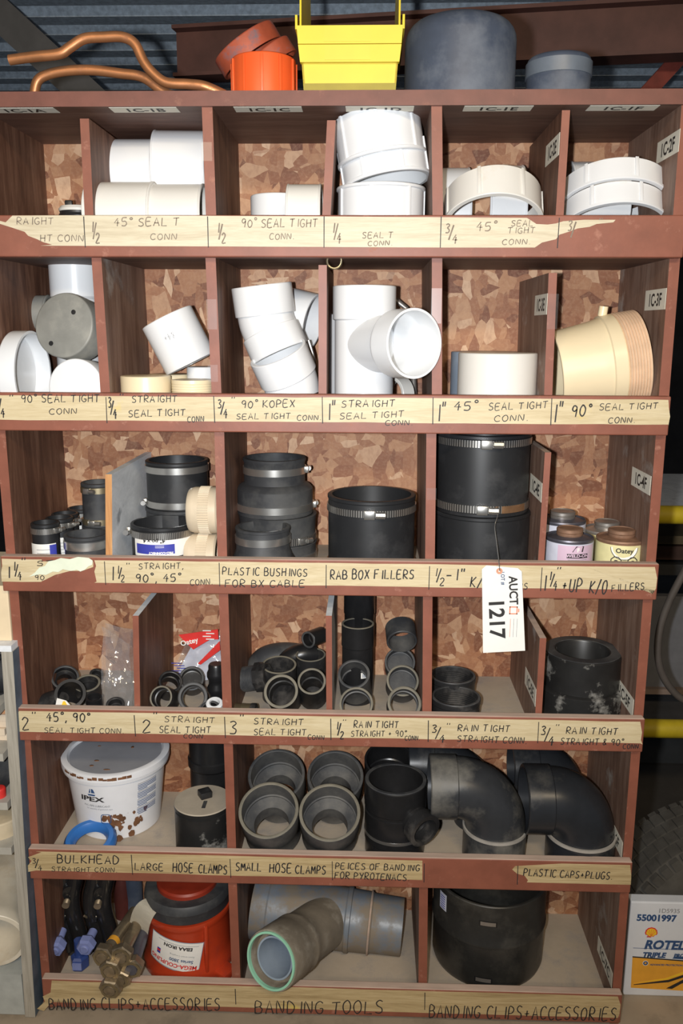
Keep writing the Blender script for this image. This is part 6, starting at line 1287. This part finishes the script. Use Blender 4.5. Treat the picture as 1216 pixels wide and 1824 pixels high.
# rack with yellow beams
m_yel = mat('yellow_rack_paint', (.62, .46, .02), .5, var=.1, dust=(.38, .30, .08), da=(.6, .8))
yr = 0.95
tr = thing('storage_rack', 'storage rack with two round yellow rails in the dark on the right', 'rack', (XX(1420, yr, -.4), yr, GROUND)); O = tr.location.copy()
for k, (py, nm) in enumerate(((917, 'upper'), (1298, 'lower'))):
    q = at(1200, py, yr); rr = rpx(33, q); part('yellow_rail', lathe_at([(0, 0), (rr, 0), (rr, 2.2), (0, 2.2)], V((XX(1020, yr, q.z), yr, q.z)) - O, (1, 0, 0), 24), m_yel, tr)
    part('deck', bx(-.85, .9, .04, .8, q.z - .03 - GROUND, q.z - .01 - GROUND), MB['greypanel'] if k == 0 else m_beamd, tr)
for x in (.52, .60): part('upright', bx(x, x + .06, .0, .06, 0, 2.0), m_beamd, tr)
q0 = at(1180, 1226, yr + .12); q1 = at(1180, 1062, yr + .12)
solo('grey_board', 'flat grey panel standing in the rack behind the hose loop', 'board', bx(-.02, .75, 0, .03, 0, q1.z - q0.z), mat('flat_grey_board', (.17, .17, .18), .7, var=.1), (XX(1150, yr + .12, q0.z), yr + .12, q0.z), smooth=0)
q2 = at(1180, 1233, yr + .10); solo('rack_plank', 'pale plank edge under the grey panel in the rack', 'plank', bx(-.02, .75, 0, .1, -.018, 0), mat('dull_plank', (.26, .19, .15), .7), (XX(1150, yr + .1, q2.z), yr + .1, q2.z + .010), smooth=0)
for k, (py, c, h_) in enumerate(((962, (.20, .14, .07), .03), (985, (.09, .045, .03), .05), (1015, (.04, .04, .04), .04))):
    q = at(1190, py, yr + .5); solo('carton', ['pale carton edge in the rack just below the upper yellow rail', 'dark brown carton deep in the rack below the pale one', 'blackish carton deep in the rack above the grey panel'][k], 'box', bx(-.08, .7, 0, .3, -h_ / 2, h_ / 2), mat('dim_carton_' + 'abc'[k], c, .8, var=.15), (XX(1170, yr + .5, q.z), yr + .5, q.z), smooth=0)
pts = [at(x, yy, .42) for x, yy in ((1236, 985), (1214, 1026), (1192, 1070), (1176, 1115), (1171, 1158), (1177, 1196), (1194, 1226), (1216, 1246), (1245, 1256))]
solo('rubber_hose', 'grey-brown hose hanging in a loop at the right of the pigeonholes', 'hose', sweep(smoothpath(pts, 7), .0088, None, 16), mat('grey_brown_hose', (.075, .062, .053), .7, var=.15))
q = at(1190, 1390, 1.5); solo('sheet_panel', 'dark sheet leaning behind the tyres on the right', 'board', slab([(0, 0, 0), (1.1, 0, 0), (1.1, .25, .10), (.0, .25, .62)], (0, 1, 0), .02), mat('dark_sheet', (.055, .056, .055), .7), (XX(1125, 1.9, q.z), 1.9, GROUND + .01), smooth=0)

# ------------------------------------------------------------------ group pass: repeats of one kind on one shelf share a phrase
ROWN = ['top', 'second', 'third', 'fourth', 'fifth', 'bottom']
kinds = {}
for o in list(SC.objects):
    if o.get('category') and not o.get('group'):
        p = o.location
        if not (-0.66 < p.x < 0.66 and -0.1 < p.y < D): continue
        row = 'on the shelf top' if p.z > ZT - 0.01 else 'in the %s row' % ROWN[min(range(6), key=lambda k: abs(p.z - FZ[k] - .08))]
        kinds.setdefault((o.name.split('.')[0], row), []).append(o)
for (k, row), os_ in kinds.items():
    if len(os_) > 1:
        for o in os_: o['group'] = k.replace('_', ' ') + 's ' + row
